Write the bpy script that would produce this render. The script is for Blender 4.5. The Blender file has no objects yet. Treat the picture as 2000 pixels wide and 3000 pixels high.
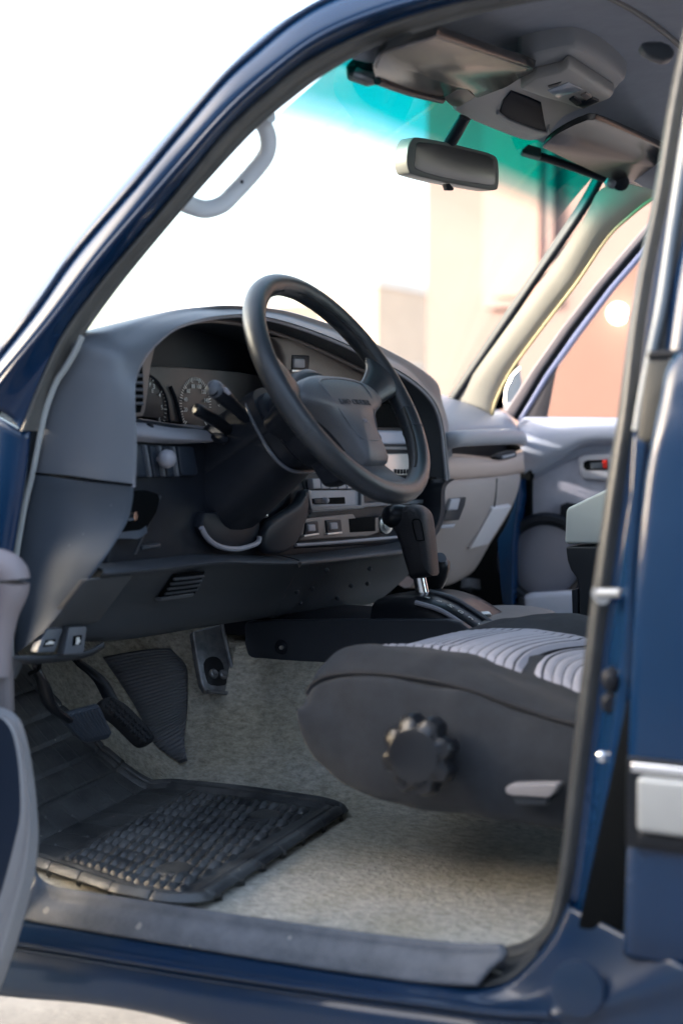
import bpy, bmesh, math, random
import numpy as np
from mathutils import Vector, Matrix
random.seed(7); rng = np.random.default_rng(7)
R = math.radians
scene = bpy.context.scene
COL = scene.collection

# ------------------------------------------------------------------ camera, sky, sun, exposure
FPX = 4600.0                                     # focal length in pixels of a 2000 px wide frame
WHEEL = np.array([0.0, 0.37, 1.30])              # steering wheel centre; X to the front, Y to the driver's side
YAW, PIT = R(28.5), R(2.6)
cd = np.array([math.sin(YAW)*math.cos(PIT), -math.cos(YAW)*math.cos(PIT), -math.sin(PIT)])
cr_ = np.array([-math.cos(YAW), -math.sin(YAW), 0.0])
cu = np.cross(cr_, cd)
def ray(px, py): return cd + cr_*((px-1000)/FPX) + cu*((1500-py)/FPX)
CAM = WHEEL - ray(995, 1135)*2.3

cam = bpy.data.cameras.new('camera'); co = bpy.data.objects.new('camera', cam); COL.objects.link(co)
co.matrix_world = Matrix(((cr_[0], cu[0], -cd[0], CAM[0]), (cr_[1], cu[1], -cd[1], CAM[1]), (cr_[2], cu[2], -cd[2], CAM[2]), (0, 0, 0, 1)))
cam.sensor_fit = 'HORIZONTAL'; cam.sensor_width = 24.0; cam.lens = FPX/2000*24.0
cam.clip_start = 0.05; cam.clip_end = 3000
cam.dof.use_dof = True; cam.dof.focus_distance = 2.55; cam.dof.aperture_fstop = 2.8
scene.camera = co

SUN_EL, SUN_AZ = 17.0, 28.0                      # azimuth from +X (car's front) towards +Y (driver's side)
w = bpy.data.worlds.new("World"); scene.world = w; w.use_nodes = True
nt = w.node_tree; nt.nodes.clear()
sky = nt.nodes.new('ShaderNodeTexSky'); sky.sky_type = 'NISHITA'; sky.sun_disc = False
sky.sun_elevation = R(SUN_EL); sky.sun_rotation = R(90-SUN_AZ)
sky.air_density = 1.0; sky.dust_density = 4.0; sky.ozone_density = 1.0
hs = nt.nodes.new('ShaderNodeHueSaturation'); hs.inputs['Saturation'].default_value = 0.85
bg = nt.nodes.new('ShaderNodeBackground'); bg.inputs['Strength'].default_value = 0.15
wo = nt.nodes.new('ShaderNodeOutputWorld')
nt.links.new(sky.outputs[0], hs.inputs['Color']); nt.links.new(hs.outputs[0], bg.inputs[0]); nt.links.new(bg.outputs[0], wo.inputs[0])
sl = bpy.data.lights.new('sun', 'SUN'); sl.energy = 2.0; sl.angle = R(3); sl.color = (1.0, 0.92, 0.86)
so = bpy.data.objects.new('sun', sl); COL.objects.link(so)
sdir = Vector((math.cos(R(SUN_EL))*math.cos(R(SUN_AZ)), math.cos(R(SUN_EL))*math.sin(R(SUN_AZ)), math.sin(R(SUN_EL))))
so.rotation_euler = sdir.to_track_quat('Z', 'Y').to_euler()
scene.view_settings.view_transform = 'Standard'; scene.view_settings.look = 'None'
scene.view_settings.exposure = 2.85; scene.view_settings.gamma = 1.0
try:
    scene.cycles.use_denoising = True
    scene.cycles.max_bounces = 10; scene.cycles.transparent_max_bounces = 16
    scene.cycles.sample_clamp_indirect = 6.0
except Exception: pass

# ------------------------------------------------------------------ helpers
def V(a): return np.array(a, dtype=float)
def P(px, py, X=None, Y=None, Z=None, D=None, pl=None, zf=None):
    """the point where the sight line through a place in the photo meets a plane or a height field"""
    v = ray(px, py)
    if X is not None: t = (X-CAM[0])/v[0]
    elif Y is not None: t = (Y-CAM[1])/v[1]
    elif Z is not None: t = (Z-CAM[2])/v[2]
    elif D is not None: t = D
    elif pl is not None: t = ((V(pl[0])-CAM)@V(pl[1]))/(v@V(pl[1]))
    else:
        ts = np.linspace(.8, 4.2, 600); s = None
        for a, b in zip(ts[:-1], ts[1:]):
            p = CAM+v*a; q = CAM+v*b
            fa = p[2]-zf(p[0], p[1]); fb = q[2]-zf(q[0], q[1])
            if fa*fb <= 0: s = a+(b-a)*fa/(fa-fb+1e-12); break
        t = s if s else 2.4
    return CAM+v*t
def PS(pts, **k): return [P(x, y, **k) for x, y in pts]

MATS = {}
def mat(name, base, rough=0.5, metal=0.0, coat=0.0, var=0.0, vscale=8.0, bump=0.0, bscale=300.0, spec=0.28, dirt=None, sheen=0.0, aniso=None):
    if name in MATS: return MATS[name]
    m = bpy.data.materials.new(name); m.use_nodes = True; t = m.node_tree; b = t.nodes['Principled BSDF']
    b.inputs['Roughness'].default_value = rough; b.inputs['Metallic'].default_value = metal
    b.inputs['Specular IOR Level'].default_value = spec
    b.inputs['Coat Weight'].default_value = coat; b.inputs['Coat Roughness'].default_value = 0.06
    if sheen: b.inputs['Sheen Weight'].default_value = sheen
    b.inputs['Base Color'].default_value = (*base, 1)
    tc = t.nodes.new('ShaderNodeTexCoord')
    if var or dirt:
        n = t.nodes.new('ShaderNodeTexNoise'); n.inputs['Scale'].default_value = vscale; n.inputs['Detail'].default_value = 6
        n.inputs['Roughness'].default_value = .65
        t.links.new(tc.outputs['Object'], n.inputs['Vector'])
        r = t.nodes.new('ShaderNodeValToRGB'); r.color_ramp.elements[0].position = .32; r.color_ramp.elements[1].position = .68
        lo = [c*(1-var) for c in base]; hi = [min(1, c*(1+var)) for c in base]
        if dirt: hi = dirt
        r.color_ramp.elements[0].color = (*lo, 1); r.color_ramp.elements[1].color = (*hi, 1)
        t.links.new(n.outputs['Fac'], r.inputs[0]); t.links.new(r.outputs[0], b.inputs['Base Color'])
        mr = t.nodes.new('ShaderNodeMapRange'); mr.inputs[3].default_value = max(0, rough-.08); mr.inputs[4].default_value = min(1, rough+.1)
        t.links.new(n.outputs['Fac'], mr.inputs[0]); t.links.new(mr.outputs[0], b.inputs['Roughness'])
    if bump:
        n2 = t.nodes.new('ShaderNodeTexNoise'); n2.inputs['Scale'].default_value = bscale; n2.inputs['Detail'].default_value = 3
        t.links.new(tc.outputs['Object'], n2.inputs['Vector'])
        bp = t.nodes.new('ShaderNodeBump'); bp.inputs['Strength'].default_value = bump; bp.inputs['Distance'].default_value = .002
        t.links.new(n2.outputs['Fac'], bp.inputs['Height']); t.links.new(bp.outputs[0], b.inputs['Normal'])
    MATS[name] = m
    return m
PAINT = mat('blue_paint', (.003, .022, .066), .24, coat=.45, spec=.25, var=.12, vscale=3)
PAINTW = mat('worn_blue_paint', (.003, .020, .058), .30, coat=.5, dirt=(.010, .026, .055), vscale=9)
GREY = mat('grey_plastic', (.105, .118, .14), .38, var=.06, vscale=5, bump=.12, bscale=900, spec=.5)
GREYL = mat('light_grey_plastic', (.30, .30, .34), .42, var=.05, vscale=4, bump=.12, bscale=900)  # raised for the sunlit passenger dash, so some light is in the colour
GREYD = mat('dark_grey_plastic', (.042, .050, .062), .48, dirt=(.058, .065, .076), vscale=14, bump=.15, bscale=800)
BLACK = mat('black_plastic', (.013, .016, .023), .42, var=.2, vscale=12, bump=.1, bscale=900, spec=.18)
BLACKG = mat('black_gloss_plastic', (.007, .009, .013), .30)
DARK = mat('unlit_black_plastic', (.004, .005, .006), .8, spec=.04)  # near-black without gloss; also stands in for shade in gaps and openings
TAN = mat('warm_lit_plastic', (.20, .165, .15), .45, var=.05, bump=.1, bscale=900)  # grey plastic with its warm reflection mixed into the colour
HEAD = mat('headliner_cloth', (.27, .285, .335), .85, var=.06, vscale=30, bump=.3, bscale=1200)
VINYL = mat('visor_vinyl', (.022, .023, .024), .16, var=.08, vscale=5, spec=.16)
LEATH = mat('wheel_leather', (.022, .027, .034), .34, var=.15, vscale=20, bump=.25, bscale=600, spec=.6)
RUBB = mat('black_rubber', (.012, .014, .018), .55, dirt=(.022, .023, .025), vscale=16, bump=.3, bscale=250)
SEAL = mat('grey_seal_rubber', (.055, .058, .060), .38, var=.15, vscale=30)
SEALL = mat('pale_seal_edge', (.36, .38, .38), .5, var=.1)
CHROME = mat('chrome', (.75, .75, .75), .08, metal=1)
STEEL = mat('worn_steel', (.16, .17, .19), .38, metal=.75, dirt=(.35, .36, .38), vscale=35, bump=.5, bscale=160)
ALU = mat('dull_metal', (.55, .55, .54), .35, metal=.7)
WHITE = mat('white_print', (.75, .75, .72), .6)
RED = mat('red_mark', (.65, .03, .02), .5)
LEVERW = mat('box_lid_plastic', (.55, .60, .58), .42, var=.03)
CLOTH = mat('seat_cloth', (.038, .042, .049), .9, var=.15, vscale=40, bump=.5, bscale=900, sheen=.08, spec=.1)
TRIMB = mat('cream_pillar_trim', (.54, .50, .43), .5, var=.05, bump=.1)
LILAC = mat('skylit_door_vinyl', (.40, .43, .53), .5, var=.05, vscale=6, bump=.2, bscale=500)  # bluish sky light on the open passenger door is put into the colour
LENS = mat('lamp_lens', (.22, .25, .30), .15)
COPPER = mat('copper_tube', (.38, .17, .09), .35, metal=.6)
SILL = mat('scuffed_sill_plastic', (.070, .082, .100), .42, dirt=(.130, .140, .162), vscale=22, bump=.35, bscale=220)

def specks(m, scale, thr, size, col):
    """sparse grains of dust on a material"""
    t = m.node_tree; b = t.nodes['Principled BSDF']; tc = t.nodes.new('ShaderNodeTexCoord')
    v = t.nodes.new('ShaderNodeTexVoronoi'); v.inputs['Scale'].default_value = scale; t.links.new(tc.outputs['Object'], v.inputs['Vector'])
    sp = t.nodes.new('ShaderNodeSeparateColor'); t.links.new(v.outputs['Color'], sp.inputs[0])
    g = t.nodes.new('ShaderNodeMath'); g.operation = 'GREATER_THAN'; g.inputs[1].default_value = thr; t.links.new(sp.outputs[0], g.inputs[0])
    l = t.nodes.new('ShaderNodeMath'); l.operation = 'LESS_THAN'; l.inputs[1].default_value = size; t.links.new(v.outputs['Distance'], l.inputs[0])
    k = t.nodes.new('ShaderNodeMath'); k.operation = 'MULTIPLY'; t.links.new(g.outputs[0], k.inputs[0]); t.links.new(l.outputs[0], k.inputs[1])
    mx = t.nodes.new('ShaderNodeMix'); mx.data_type = 'RGBA'; mx.inputs[7].default_value = (*col, 1); t.links.new(k.outputs[0], mx.inputs[0])
    src = b.inputs['Base Color'].links[0].from_socket if b.inputs['Base Color'].links else None
    if src: t.links.new(src, mx.inputs[6])
    else: mx.inputs[6].default_value = b.inputs['Base Color'].default_value
    t.links.new(mx.outputs[2], b.inputs['Base Color'])
def facing(t):
    """thin-glass reflectance, the same from both sides"""
    lw = t.nodes.new('ShaderNodeLayerWeight'); lw.inputs['Blend'].default_value = .5
    pw = t.nodes.new('ShaderNodeMath'); pw.operation = 'POWER'; pw.inputs[1].default_value = 5.0
    mr = t.nodes.new('ShaderNodeMapRange'); mr.inputs[3].default_value = .015; mr.inputs[4].default_value = .35
    t.links.new(lw.outputs['Facing'], pw.inputs[0]); t.links.new(pw.outputs[0], mr.inputs[0])
    return mr
def merge(o, *others):
    bm = bmesh.new(); bm.from_mesh(o.data)
    for q in others:
        bm.from_mesh(q.data); bpy.data.objects.remove(q)
    bm.to_mesh(o.data); bm.free()
def link(name, me, m, parent=None):
    o = bpy.data.objects.new(name, me); COL.objects.link(o)
    for mm in (m if isinstance(m, (list, tuple)) else [m]): me.materials.append(mm)
    if parent: o.parent = parent
    return o
def finish(bm, name, m, parent=None, sharp=38, normals=True):
    if normals: bmesh.ops.recalc_face_normals(bm, faces=bm.faces[:])
    me = bpy.data.meshes.new(name); bm.to_mesh(me); bm.free()
    for p in me.polygons: p.use_smooth = True
    me.set_sharp_from_angle(angle=R(sharp))
    return link(name, me, m, parent)

def crs(pts, n, closed=False):
    """Catmull-Rom through pts, n samples a segment"""
    p = [V(q) for q in pts]; L = len(p); out = []
    segs = L if closed else L-1
    for i in range(segs):
        if closed: a, b, c, d = p[(i-1) % L], p[i], p[(i+1) % L], p[(i+2) % L]
        else: a, b, c, d = p[i-1] if i else 2*p[0]-p[1], p[i], p[i+1], p[i+2] if i+2 < L else 2*p[-1]-p[-2]
        for k in range(n):
            t = k/n
            out.append(.5*((2*b)+(c-a)*t+(2*a-5*b+4*c-d)*t*t+(3*b-a-3*c+d)*t**3))
    if not closed: out.append(p[-1])
    return out
def gridfaces(bm, G, wrap=False):
    vs = [[bm.verts.new(p) for p in row] for row in G]
    n = len(G[0])
    for a, b in zip(vs[:-1], vs[1:]):
        for j in range(n if wrap else n-1):
            k = (j+1) % n
            try: bm.faces.new((a[j], a[k], b[k], b[j]))
            except ValueError: pass
    return vs
def loft(name, rows, m, parent=None, nu=6, nv=4, thick=0.0, wrap=False, vlin=False, ulin=False, sharp=50, caps=False, offset=-1):
    G = [[V(q) for q in r] if ulin else crs(r, nu, wrap) for r in rows]
    if not vlin and len(G) > 2:
        G = [list(r) for r in zip(*[crs(c, nv) for c in zip(*G)])]
    bm = bmesh.new(); vs = gridfaces(bm, G, wrap)
    if caps:
        for r in (vs[0], vs[-1]):
            try: bm.faces.new(r)
            except ValueError: pass
    o = finish(bm, name, m, parent, sharp)
    if thick:
        s = o.modifiers.new('s', 'SOLIDIFY'); s.thickness = thick; s.offset = offset
    return o
def prism(name, pts, vec, m, parent=None, bev=0.003, seg=3, smooth=0, sharp=40):
    """flat outline pushed along vec, edges rounded"""
    pts = [V(p) for p in pts]
    if smooth: pts = crs(pts, smooth, True)
    bm = bmesh.new(); v0 = [bm.verts.new(p) for p in pts]; v1 = [bm.verts.new(p+V(vec)) for p in pts]
    bm.faces.new(v0); bm.faces.new(v1[::-1]); n = len(pts)
    for i in range(n): bm.faces.new((v0[i], v0[(i+1) % n], v1[(i+1) % n], v1[i]))
    bmesh.ops.recalc_face_normals(bm, faces=bm.faces[:])
    if bev:
        es = [e for e in bm.edges if e.calc_face_angle(0) > R(30)]
        bmesh.ops.bevel(bm, geom=es, offset=bev, segments=seg, affect='EDGES', profile=.5, clamp_overlap=True)
    return finish(bm, name, m, parent, sharp)
def frame(path, i, closed=False):
    n = len(path)
    a = path[(i-1) % n] if closed or i else path[0]; b = path[(i+1) % n] if closed or i < n-1 else path[-1]
    t = V(b)-V(a); return t/(np.linalg.norm(t)+1e-12)
def tubebm(bm, pts, ra, rb=None, up=(0, 0, 1), ns=12, smooth=6, closed=False, cap=True):
    path = crs(pts, smooth, closed) if smooth else [V(p) for p in pts]
    n = len(path)
    def rad(r, i):
        if r is None: return None
        if np.isscalar(r): return r
        x = i/(max(1, n-(0 if closed else 1)))*(len(r)-1); j = min(int(x), len(r)-2)
        return r[j]+(r[j+1]-r[j])*(x-j)
    rings = []
    for i, p in enumerate(path):
        t = frame(path, i, closed); u = V(up)-t*(V(up)@t); u /= np.linalg.norm(u)+1e-12; s = np.cross(t, u)
        a = rad(ra, i); b = rad(rb, i) if rb is not None else a
        rings.append([bm.verts.new(p+u*b*math.sin(2*math.pi*k/ns)+s*a*math.cos(2*math.pi*k/ns)) for k in range(ns)])
    m = n if closed else n-1
    for i in range(m):
        a, b = rings[i], rings[(i+1) % n]
        for k in range(ns): bm.faces.new((a[k], a[(k+1) % ns], b[(k+1) % ns], b[k]))
    if cap and not closed:
        for r, sgn in ((rings[0], -1), (rings[-1], 1)):
            bm.faces.new(r if sgn > 0 else r[::-1])
def tube(name, pts, ra, m, parent=None, rb=None, **k):
    bm = bmesh.new(); tubebm(bm, pts, ra, rb, **k); return finish(bm, name, m, parent)
def boxbm(bm, c, ax, ay, az, bev=0.0, seg=2):
    """box from a centre and three half-axis vectors"""
    c, ax, ay, az = map(V, (c, ax, ay, az)); b2 = bmesh.new(); v = {}
    for i in (-1, 1):
        for j in (-1, 1):
            for k in (-1, 1): v[i, j, k] = b2.verts.new(c+ax*i+ay*j+az*k)
    for f in (((-1,-1,-1),(-1,-1,1),(-1,1,1),(-1,1,-1)), ((1,-1,-1),(1,1,-1),(1,1,1),(1,-1,1)), ((-1,-1,-1),(1,-1,-1),(1,-1,1),(-1,-1,1)),
              ((-1,1,-1),(-1,1,1),(1,1,1),(1,1,-1)), ((-1,-1,-1),(-1,1,-1),(1,1,-1),(1,-1,-1)), ((-1,-1,1),(1,-1,1),(1,1,1),(-1,1,1))):
        b2.faces.new([v[q] for q in f])
    bmesh.ops.recalc_face_normals(b2, faces=b2.faces[:])
    if bev: bmesh.ops.bevel(b2, geom=b2.edges[:], offset=bev, segments=seg, affect='EDGES', profile=.5, clamp_overlap=True)
    me = bpy.data.meshes.new('t'); b2.to_mesh(me); b2.free(); bm.from_mesh(me); bpy.data.meshes.remove(me)
def box(name, c, half, m, parent=None, bev=0.003, rot=None, axes=None, seg=2):
    bm = bmesh.new()
    if axes is None:
        M = np.array(rot.to_matrix()) if rot is not None else np.eye(3); axes = [M[:, i]*half[i] for i in range(3)]
    boxbm(bm, c, *axes, bev=bev, seg=seg); return finish(bm, name, m, parent)
def lathebm(bm, prof, o, ax, ns=32, lobes=None):
    """prof: (distance along ax, radius); lobes(radius, angle) may scallop"""
    o, ax = V(o), V(ax); ax = ax/np.linalg.norm(ax); u = np.cross(ax, V((.3, .2, .9))); u /= np.linalg.norm(u); s = np.cross(ax, u)
    rings = []
    for h, r in prof:
        ring = []
        for k in range(ns):
            a = 2*math.pi*k/ns; rr = lobes(h, r, a) if lobes else r
            ring.append(bm.verts.new(o+ax*h+(u*math.cos(a)+s*math.sin(a))*rr))
        rings.append(ring)
    for a, b in zip(rings[:-1], rings[1:]):
        for k in range(ns): bm.faces.new((a[k], a[(k+1) % ns], b[(k+1) % ns], b[k]))
    bm.faces.new(rings[0][::-1]); bm.faces.new(rings[-1])
def lathe(name, prof, o, ax, m, parent=None, ns=32, lobes=None, sharp=40):
    bm = bmesh.new(); lathebm(bm, prof, o, ax, ns, lobes); return finish(bm, name, m, parent, sharp)
def text(name, s, size, o, xa, ya, m, parent=None, ext=.0004, space=1.0, align='CENTER'):
    c = bpy.data.curves.new(name, 'FONT'); c.body = s; c.size = size; c.align_x = align; c.align_y = 'CENTER'; c.extrude = ext; c.space_character = space
    t = bpy.data.objects.new(name, c); COL.objects.link(t)
    xa = Vector(xa).normalized(); ya = Vector(ya).normalized(); za = xa.cross(ya)
    me = bpy.data.meshes.new_from_object(t.evaluated_get(bpy.context.evaluated_depsgraph_get()))
    bpy.data.objects.remove(t); bpy.data.curves.remove(c)
    me.transform(Matrix(((xa[0], ya[0], za[0], o[0]), (xa[1], ya[1], za[1], o[1]), (xa[2], ya[2], za[2], o[2]), (0, 0, 0, 1))))
    me.materials.clear()
    return link(name, me, m, parent)
def thing(name, label, cat, loc=(0, 0, 0), group=None):
    o = bpy.data.objects.new(name, None); COL.objects.link(o); o.location = loc; o.empty_display_size = .1
    o['label'] = label; o['category'] = cat
    if group: o['group'] = group
    return o
def tag(o, label=None, cat=None, group=None, kind=None):
    if label: o['label'] = label
    if cat: o['category'] = cat
    if group: o['group'] = group
    if kind: o['kind'] = kind
    return o
ss = lambda a, b, x: (lambda t: t*t*(3-2*t))(min(1, max(0, (x-a)/(b-a))))

# ------------------------------------------------------------------ outside: ground, buildings, pole
gm = mat('pale_concrete', (.24, .235, .23), .85, dirt=(.34, .335, .33), vscale=5, bump=.9, bscale=38)
bm = bmesh.new(); vs = [bm.verts.new(p) for p in ((-900, -900, 0), (900, -900, 0), (900, 900, 0), (-900, 900, 0))]; bm.faces.new(vs)
tag(finish(bm, 'ground', gm), kind='structure')

def stucco(name, base):
    return mat(name, base, .9, var=.07, vscale=.8, bump=.4, bscale=25)
GLASSW = mat('window_glass_dark', (.10, .11, .13), .08, spec=.8)
def building(name, label, x0, x1, y0, y1, h, m, trim, winrows, face='Y', step=3.0, first=1.5, ww=1.3, wh=1.5, z0=1.2, pitch=3.0):
    cx, cy = (x0+x1)/2, (y0+y1)/2
    t = thing(name, label, 'building', (cx, cy, 0))
    def rel(p): return (p[0]-cx, p[1]-cy, p[2])
    bm = bmesh.new(); boxbm(bm, rel((cx, cy, h/2)), ((x1-x0)/2, 0, 0), (0, (y1-y0)/2, 0), (0, 0, h/2)); finish(bm, 'wall', m, t)
    bm = bmesh.new()
    for a, b, c2, d in ((x0-.12, x1+.12, y1-.2, y1+.12), (x0-.12, x1+.12, y0-.12, y0+.2), (x0-.12, x0+.2, y0+.2, y1-.2), (x1-.2, x1+.12, y0+.2, y1-.2)):
        boxbm(bm, rel(((a+b)/2, (c2+d)/2, h+.12)), ((b-a)/2, 0, 0), (0, (d-c2)/2, 0), (0, 0, .16))
    finish(bm, 'parapet', trim, t)
    def win(cx_, cy_, z, along):
        ax = (ww/2, 0, 0) if along == 'X' else (0, ww/2, 0); ay = (0, .04, 0) if along == 'X' else (.04, 0, 0)
        bm = bmesh.new(); s = V(ax); n = V(ay)
        for k in (-1, 1):
            boxbm(bm, V(rel((cx_, cy_, z+wh/2)))+s*k*1.04, s*.06, n, (0, 0, wh/2)); boxbm(bm, V(rel((cx_, cy_, z+wh/2)))+V((0, 0, k*(wh/2+.05))), s*1.12, n*1.3, (0, 0, .05))
        boxbm(bm, V(rel((cx_, cy_, z+wh/2))), s*.03, n*.8, (0, 0, wh/2))
        f = finish(bm, 'window', trim, t)
        bm = bmesh.new(); boxbm(bm, V(rel((cx_, cy_, z+wh/2))), s*.97, n*.4, (0, 0, wh/2*.99)); finish(bm, 'pane', GLASSW, f)
    for r in range(winrows):
        x = x0+first
        while x < x1-first*.6:
            win(x, y1+.02, z0+r*pitch, 'X'); x += step
        y = y0+first
        while y < y1-first*.6:
            win(x0-.02, y, z0+r*pitch, 'Y'); y += step
    return t, rel
PINK = stucco('pink_stucco', (.215, .150, .134)); PINKT = stucco('pale_trim', (.70, .60, .54))
OCHRE = stucco('ochre_stucco', (.62, .41, .29)); CREAMW = stucco('cream_stucco', (.175, .145, .125))
bA, relA = building('pink_building', 'tall pink stucco building right of the car, behind the open passenger door', -7, 4.55, -21, -9.5, 5.6, PINK, PINKT, 1, step=40, first=30)
# drainpipe and door on the face towards the car
tube('drainpipe', [relA((3.1, -9.42, 0)), relA((3.1, -9.42, 5.5))], .09, mat('pipe_paint', (.50, .33, .30), .5), bA, smooth=1)
bm = bmesh.new()
for z, hh in ((3.2, .9),): boxbm(bm, relA((3.72, -9.49, z)), (.30, 0, 0), (0, .05, 0), (0, 0, hh))
fr = finish(bm, 'window', mat('pink_trim', (.27, .19, .17), .8), bA)
bm = bmesh.new(); boxbm(bm, relA((3.72, -9.46, 3.2)), (.20, 0, 0), (0, .05, 0), (0, 0, .82)); finish(bm, 'shutter', mat('pink_shutter', (.36, .20, .165), .7), fr)
bB, _ = building('tan_building', 'small tan flat-roofed building beside the pink one, seen through the windscreen', 26.9, 29.4, -70, -52, 7.3, OCHRE, PINKT, 1, step=2.6, ww=1.0, wh=1.2, z0=3.0)
bC, _ = building('cream_building', 'pale cream building seen through the steering wheel, left of the tan one', 41.8, 50, -95, -75, 9.0, CREAMW, PINKT, 2, step=3.6, z0=2.4)
bD, _ = building('pale_hall', 'farthest pale low hall on the horizon below the thin pole', 62.2, 72, -120, -95, 10.8, stucco('bleached_stucco', (.30, .27, .25)), PINKT, 1, step=4.5, z0=3.0)
bE, _ = building('shade_building', 'unseen grey brick building added behind the camera to shade the driver side', -26, 23.8, 12.0, 22, 8.8, stucco('dark_brick', (.34, .33, .33)), CREAMW, 2, step=3.2, z0=1.2)  # out of view; added to block sun and sky on the driver's side
pp = P(568, 900, D=34.0)
t = thing('lamp_post', 'thin grey street lamp post standing against the white sky, left of the steering wheel', 'lamp post', (pp[0], pp[1], 0))
GALV = mat('galvanised_steel', (.15, .17, .165), .5, metal=.3, var=.1)
tube('pole', [(0, 0, 0), (0, 0, 6), (0, 0, 12.6)], [.11, .095, .085], GALV, t, smooth=3)
lathe('base_plate', [(0, .22), (.03, .22), (.04, .11), (.35, .10), (.37, .076)], (0, 0, 0), (0, 0, 1), GALV, t)
tube('arm', [(0, 0, 12.5), (.5, -.3, 13.0), (1.4, -.8, 13.1)], .035, GALV, t)
box('lamp_head', (1.6, -.92, 13.08), (.32, .13, .06), GALV, t, .03, rot=Matrix.Rotation(-.52, 3, 'Z').to_euler())

wl = P(1812, 918, Y=-9.40)
t = thing('wall_lamp', 'round white glowing globe lamp on the pink wall, seen through the passenger window', 'wall lamp', (wl[0], -9.5, wl[2]))
em = bpy.data.materials.new('lit_globe'); em.use_nodes = True; b = em.node_tree.nodes['Principled BSDF']
b.inputs['Emission Color'].default_value = (1, .93, .80, 1); b.inputs['Emission Strength'].default_value = 3.0; b.inputs['Base Color'].default_value = (.8, .8, .76, 1)
lathe('globe', [(-.07, .012), (-.062, .035), (-.035, .062), (0, .072), (.035, .062), (.06, .035), (.068, .012)], (0, .12, 0), (0, 0, 1), em, t)
lathe('bracket', [(0, .05), (.012, .05), (.016, .014), (.07, .014)], (0, 0, 0), (0, 1, 0), BLACK, t)

# ------------------------------------------------------------------ the car
CAR = thing('off_road_car', 'dark blue off-road car with its driver and passenger doors open and grey interior', 'car')
YS = .80
# --- body: left A-pillar and roof rail, in layers from the outer edge inwards
L0 = [(-60,1060),(0,986),(128,817),(255,657),(438,444),(586,281),(734,135),(836,54),(958,-5),(1100,-60),(1300,-110),(1700,-190)]
L1 = [(-60,1112),(0,1040),(112,897),(223,740),(400,534),(530,378),(657,230),(759,138),(861,56),(985,-12),(1150,-60),(1650,-150)]
L2 = [(-40,1180),(54,1059),(159,932),(287,763),(415,613),(540,469),(678,316),(810,199),(938,107),(1100,36),(1300,-20),(1650,-90)]
L3 = [(60,1262),(105,1142),(179,983),(281,840),(392,705),(504,571),(647,393),(759,286),(887,184),(1080,88),(1330,8),(1650,-50)]
L4 = [(118,1262),(160,1142),(233,1002),(351,836),(500,654),(616,520),(744,383),(850,292),(960,212),(1130,124),(1426,35),(1650,-14)]
yA = [.80, .79, .775, .755, .735, .715, .70, .685, .67, .655, .645, .64]
def layer(L, dy, dx=0): return [P(x, y, Y=yy+dy)+V((dx, 0, 0)) for (x, y), yy in zip(L, yA)]
l0 = layer(L0, -.055); l1 = layer(L1, .0); l2 = layer(L2, .012); l3 = layer(L3, -.02); l4 = layer(L4, -.055)
lback = [p+V((.03, -.06, .0)) for p in l0]
mid12 = [(a+b)/2+V((-.002, .007, .0)) for a, b in zip(l1, l2)]
loft('body', [lback, l0, [(a+b)/2+V((0, .008, 0)) for a, b in zip(l0, l1)], l1, mid12, l2, [(a+b)/2+V((0, -.012, 0)) for a, b in zip(l2, l3)], l3], PAINT, CAR, nu=8, nv=5, thick=.004)
# drip-edge crease
tube('drip_rail', [p+V((0, .002, 0)) for p in l2], .0035, PAINT, CAR, smooth=8, ns=8)
tube('drip_rail', [p+V((0, .003, 0)) for p in l1], .0045, PAINT, CAR, smooth=8, ns=8)
# door aperture weatherstrip along the pillar and rail
mid34 = [(a*.5+b*.5)+V((-.004, .014, .0)) for a, b in zip(l3, l4)]
loft('weatherstrip', [l3, [(a*.75+b*.25)+V((-.003, .010, 0)) for a, b in zip(l3, l4)], mid34, [(a*.3+b*.7)+V((0, -.002, 0)) for a, b in zip(l3, l4)], l4, [p+V((.02, -.05, .03)) for p in l4]], mat('pillar_strip_rubber', (.115, .112, .105), .36, var=.12, vscale=30), CAR, nu=8, nv=4)
# pale edge of the strip, lower half
WS = [(240,985),(223,1024),(191,1080),(166,1117),(137,1190),(118,1270),(105,1335),(92,1400),(75,1468),(60,1550),(47,1632),(38,1720),(33,1772),(31,1850),(33,1925)]
ws = [P(x, y, Y=.746) for x, y in WS]
tube('weatherstrip_edge', ws, .0042, SEALL, CAR, smooth=5, ns=8)
# lower hinge pillar: dark strip and blue jamb going down behind the open door
hp = [[P(x, y, Y=yy) for x, y in pts] for pts, yy in (
    ([(-80,1180),(-80,1400),(-80,1700),(-80,2000),(-80,2400)], .79),
    ([(60,1262),(42,1400),(20,1560),(5,1700),(5,1930)], .772),
    ([(85,1262),(70,1400),(45,1560),(25,1700),(22,1930)], .768))]
loft('hinge_pillar', hp, PAINT, CAR, nu=5, vlin=True, thick=.01)
sp = [[P(x, y, Y=yy) for x, y in pts] for pts, yy in (
    ([(70,1240),(58,1330),(40,1450),(18,1600),(5,1772),(5,1930)], .766),
    ([(95,1240),(80,1330),(62,1450),(36,1600),(22,1772),(22,1930)], .757),
    ([(128,1240),(102,1340),(76,1462),(47,1630),(31,1772),(31,1930)], .738))]
loft('weatherstrip', sp, mat('dark_strip_rubber', (.016, .020, .026), .5, var=.2), CAR, nu=5, nv=3)

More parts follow.
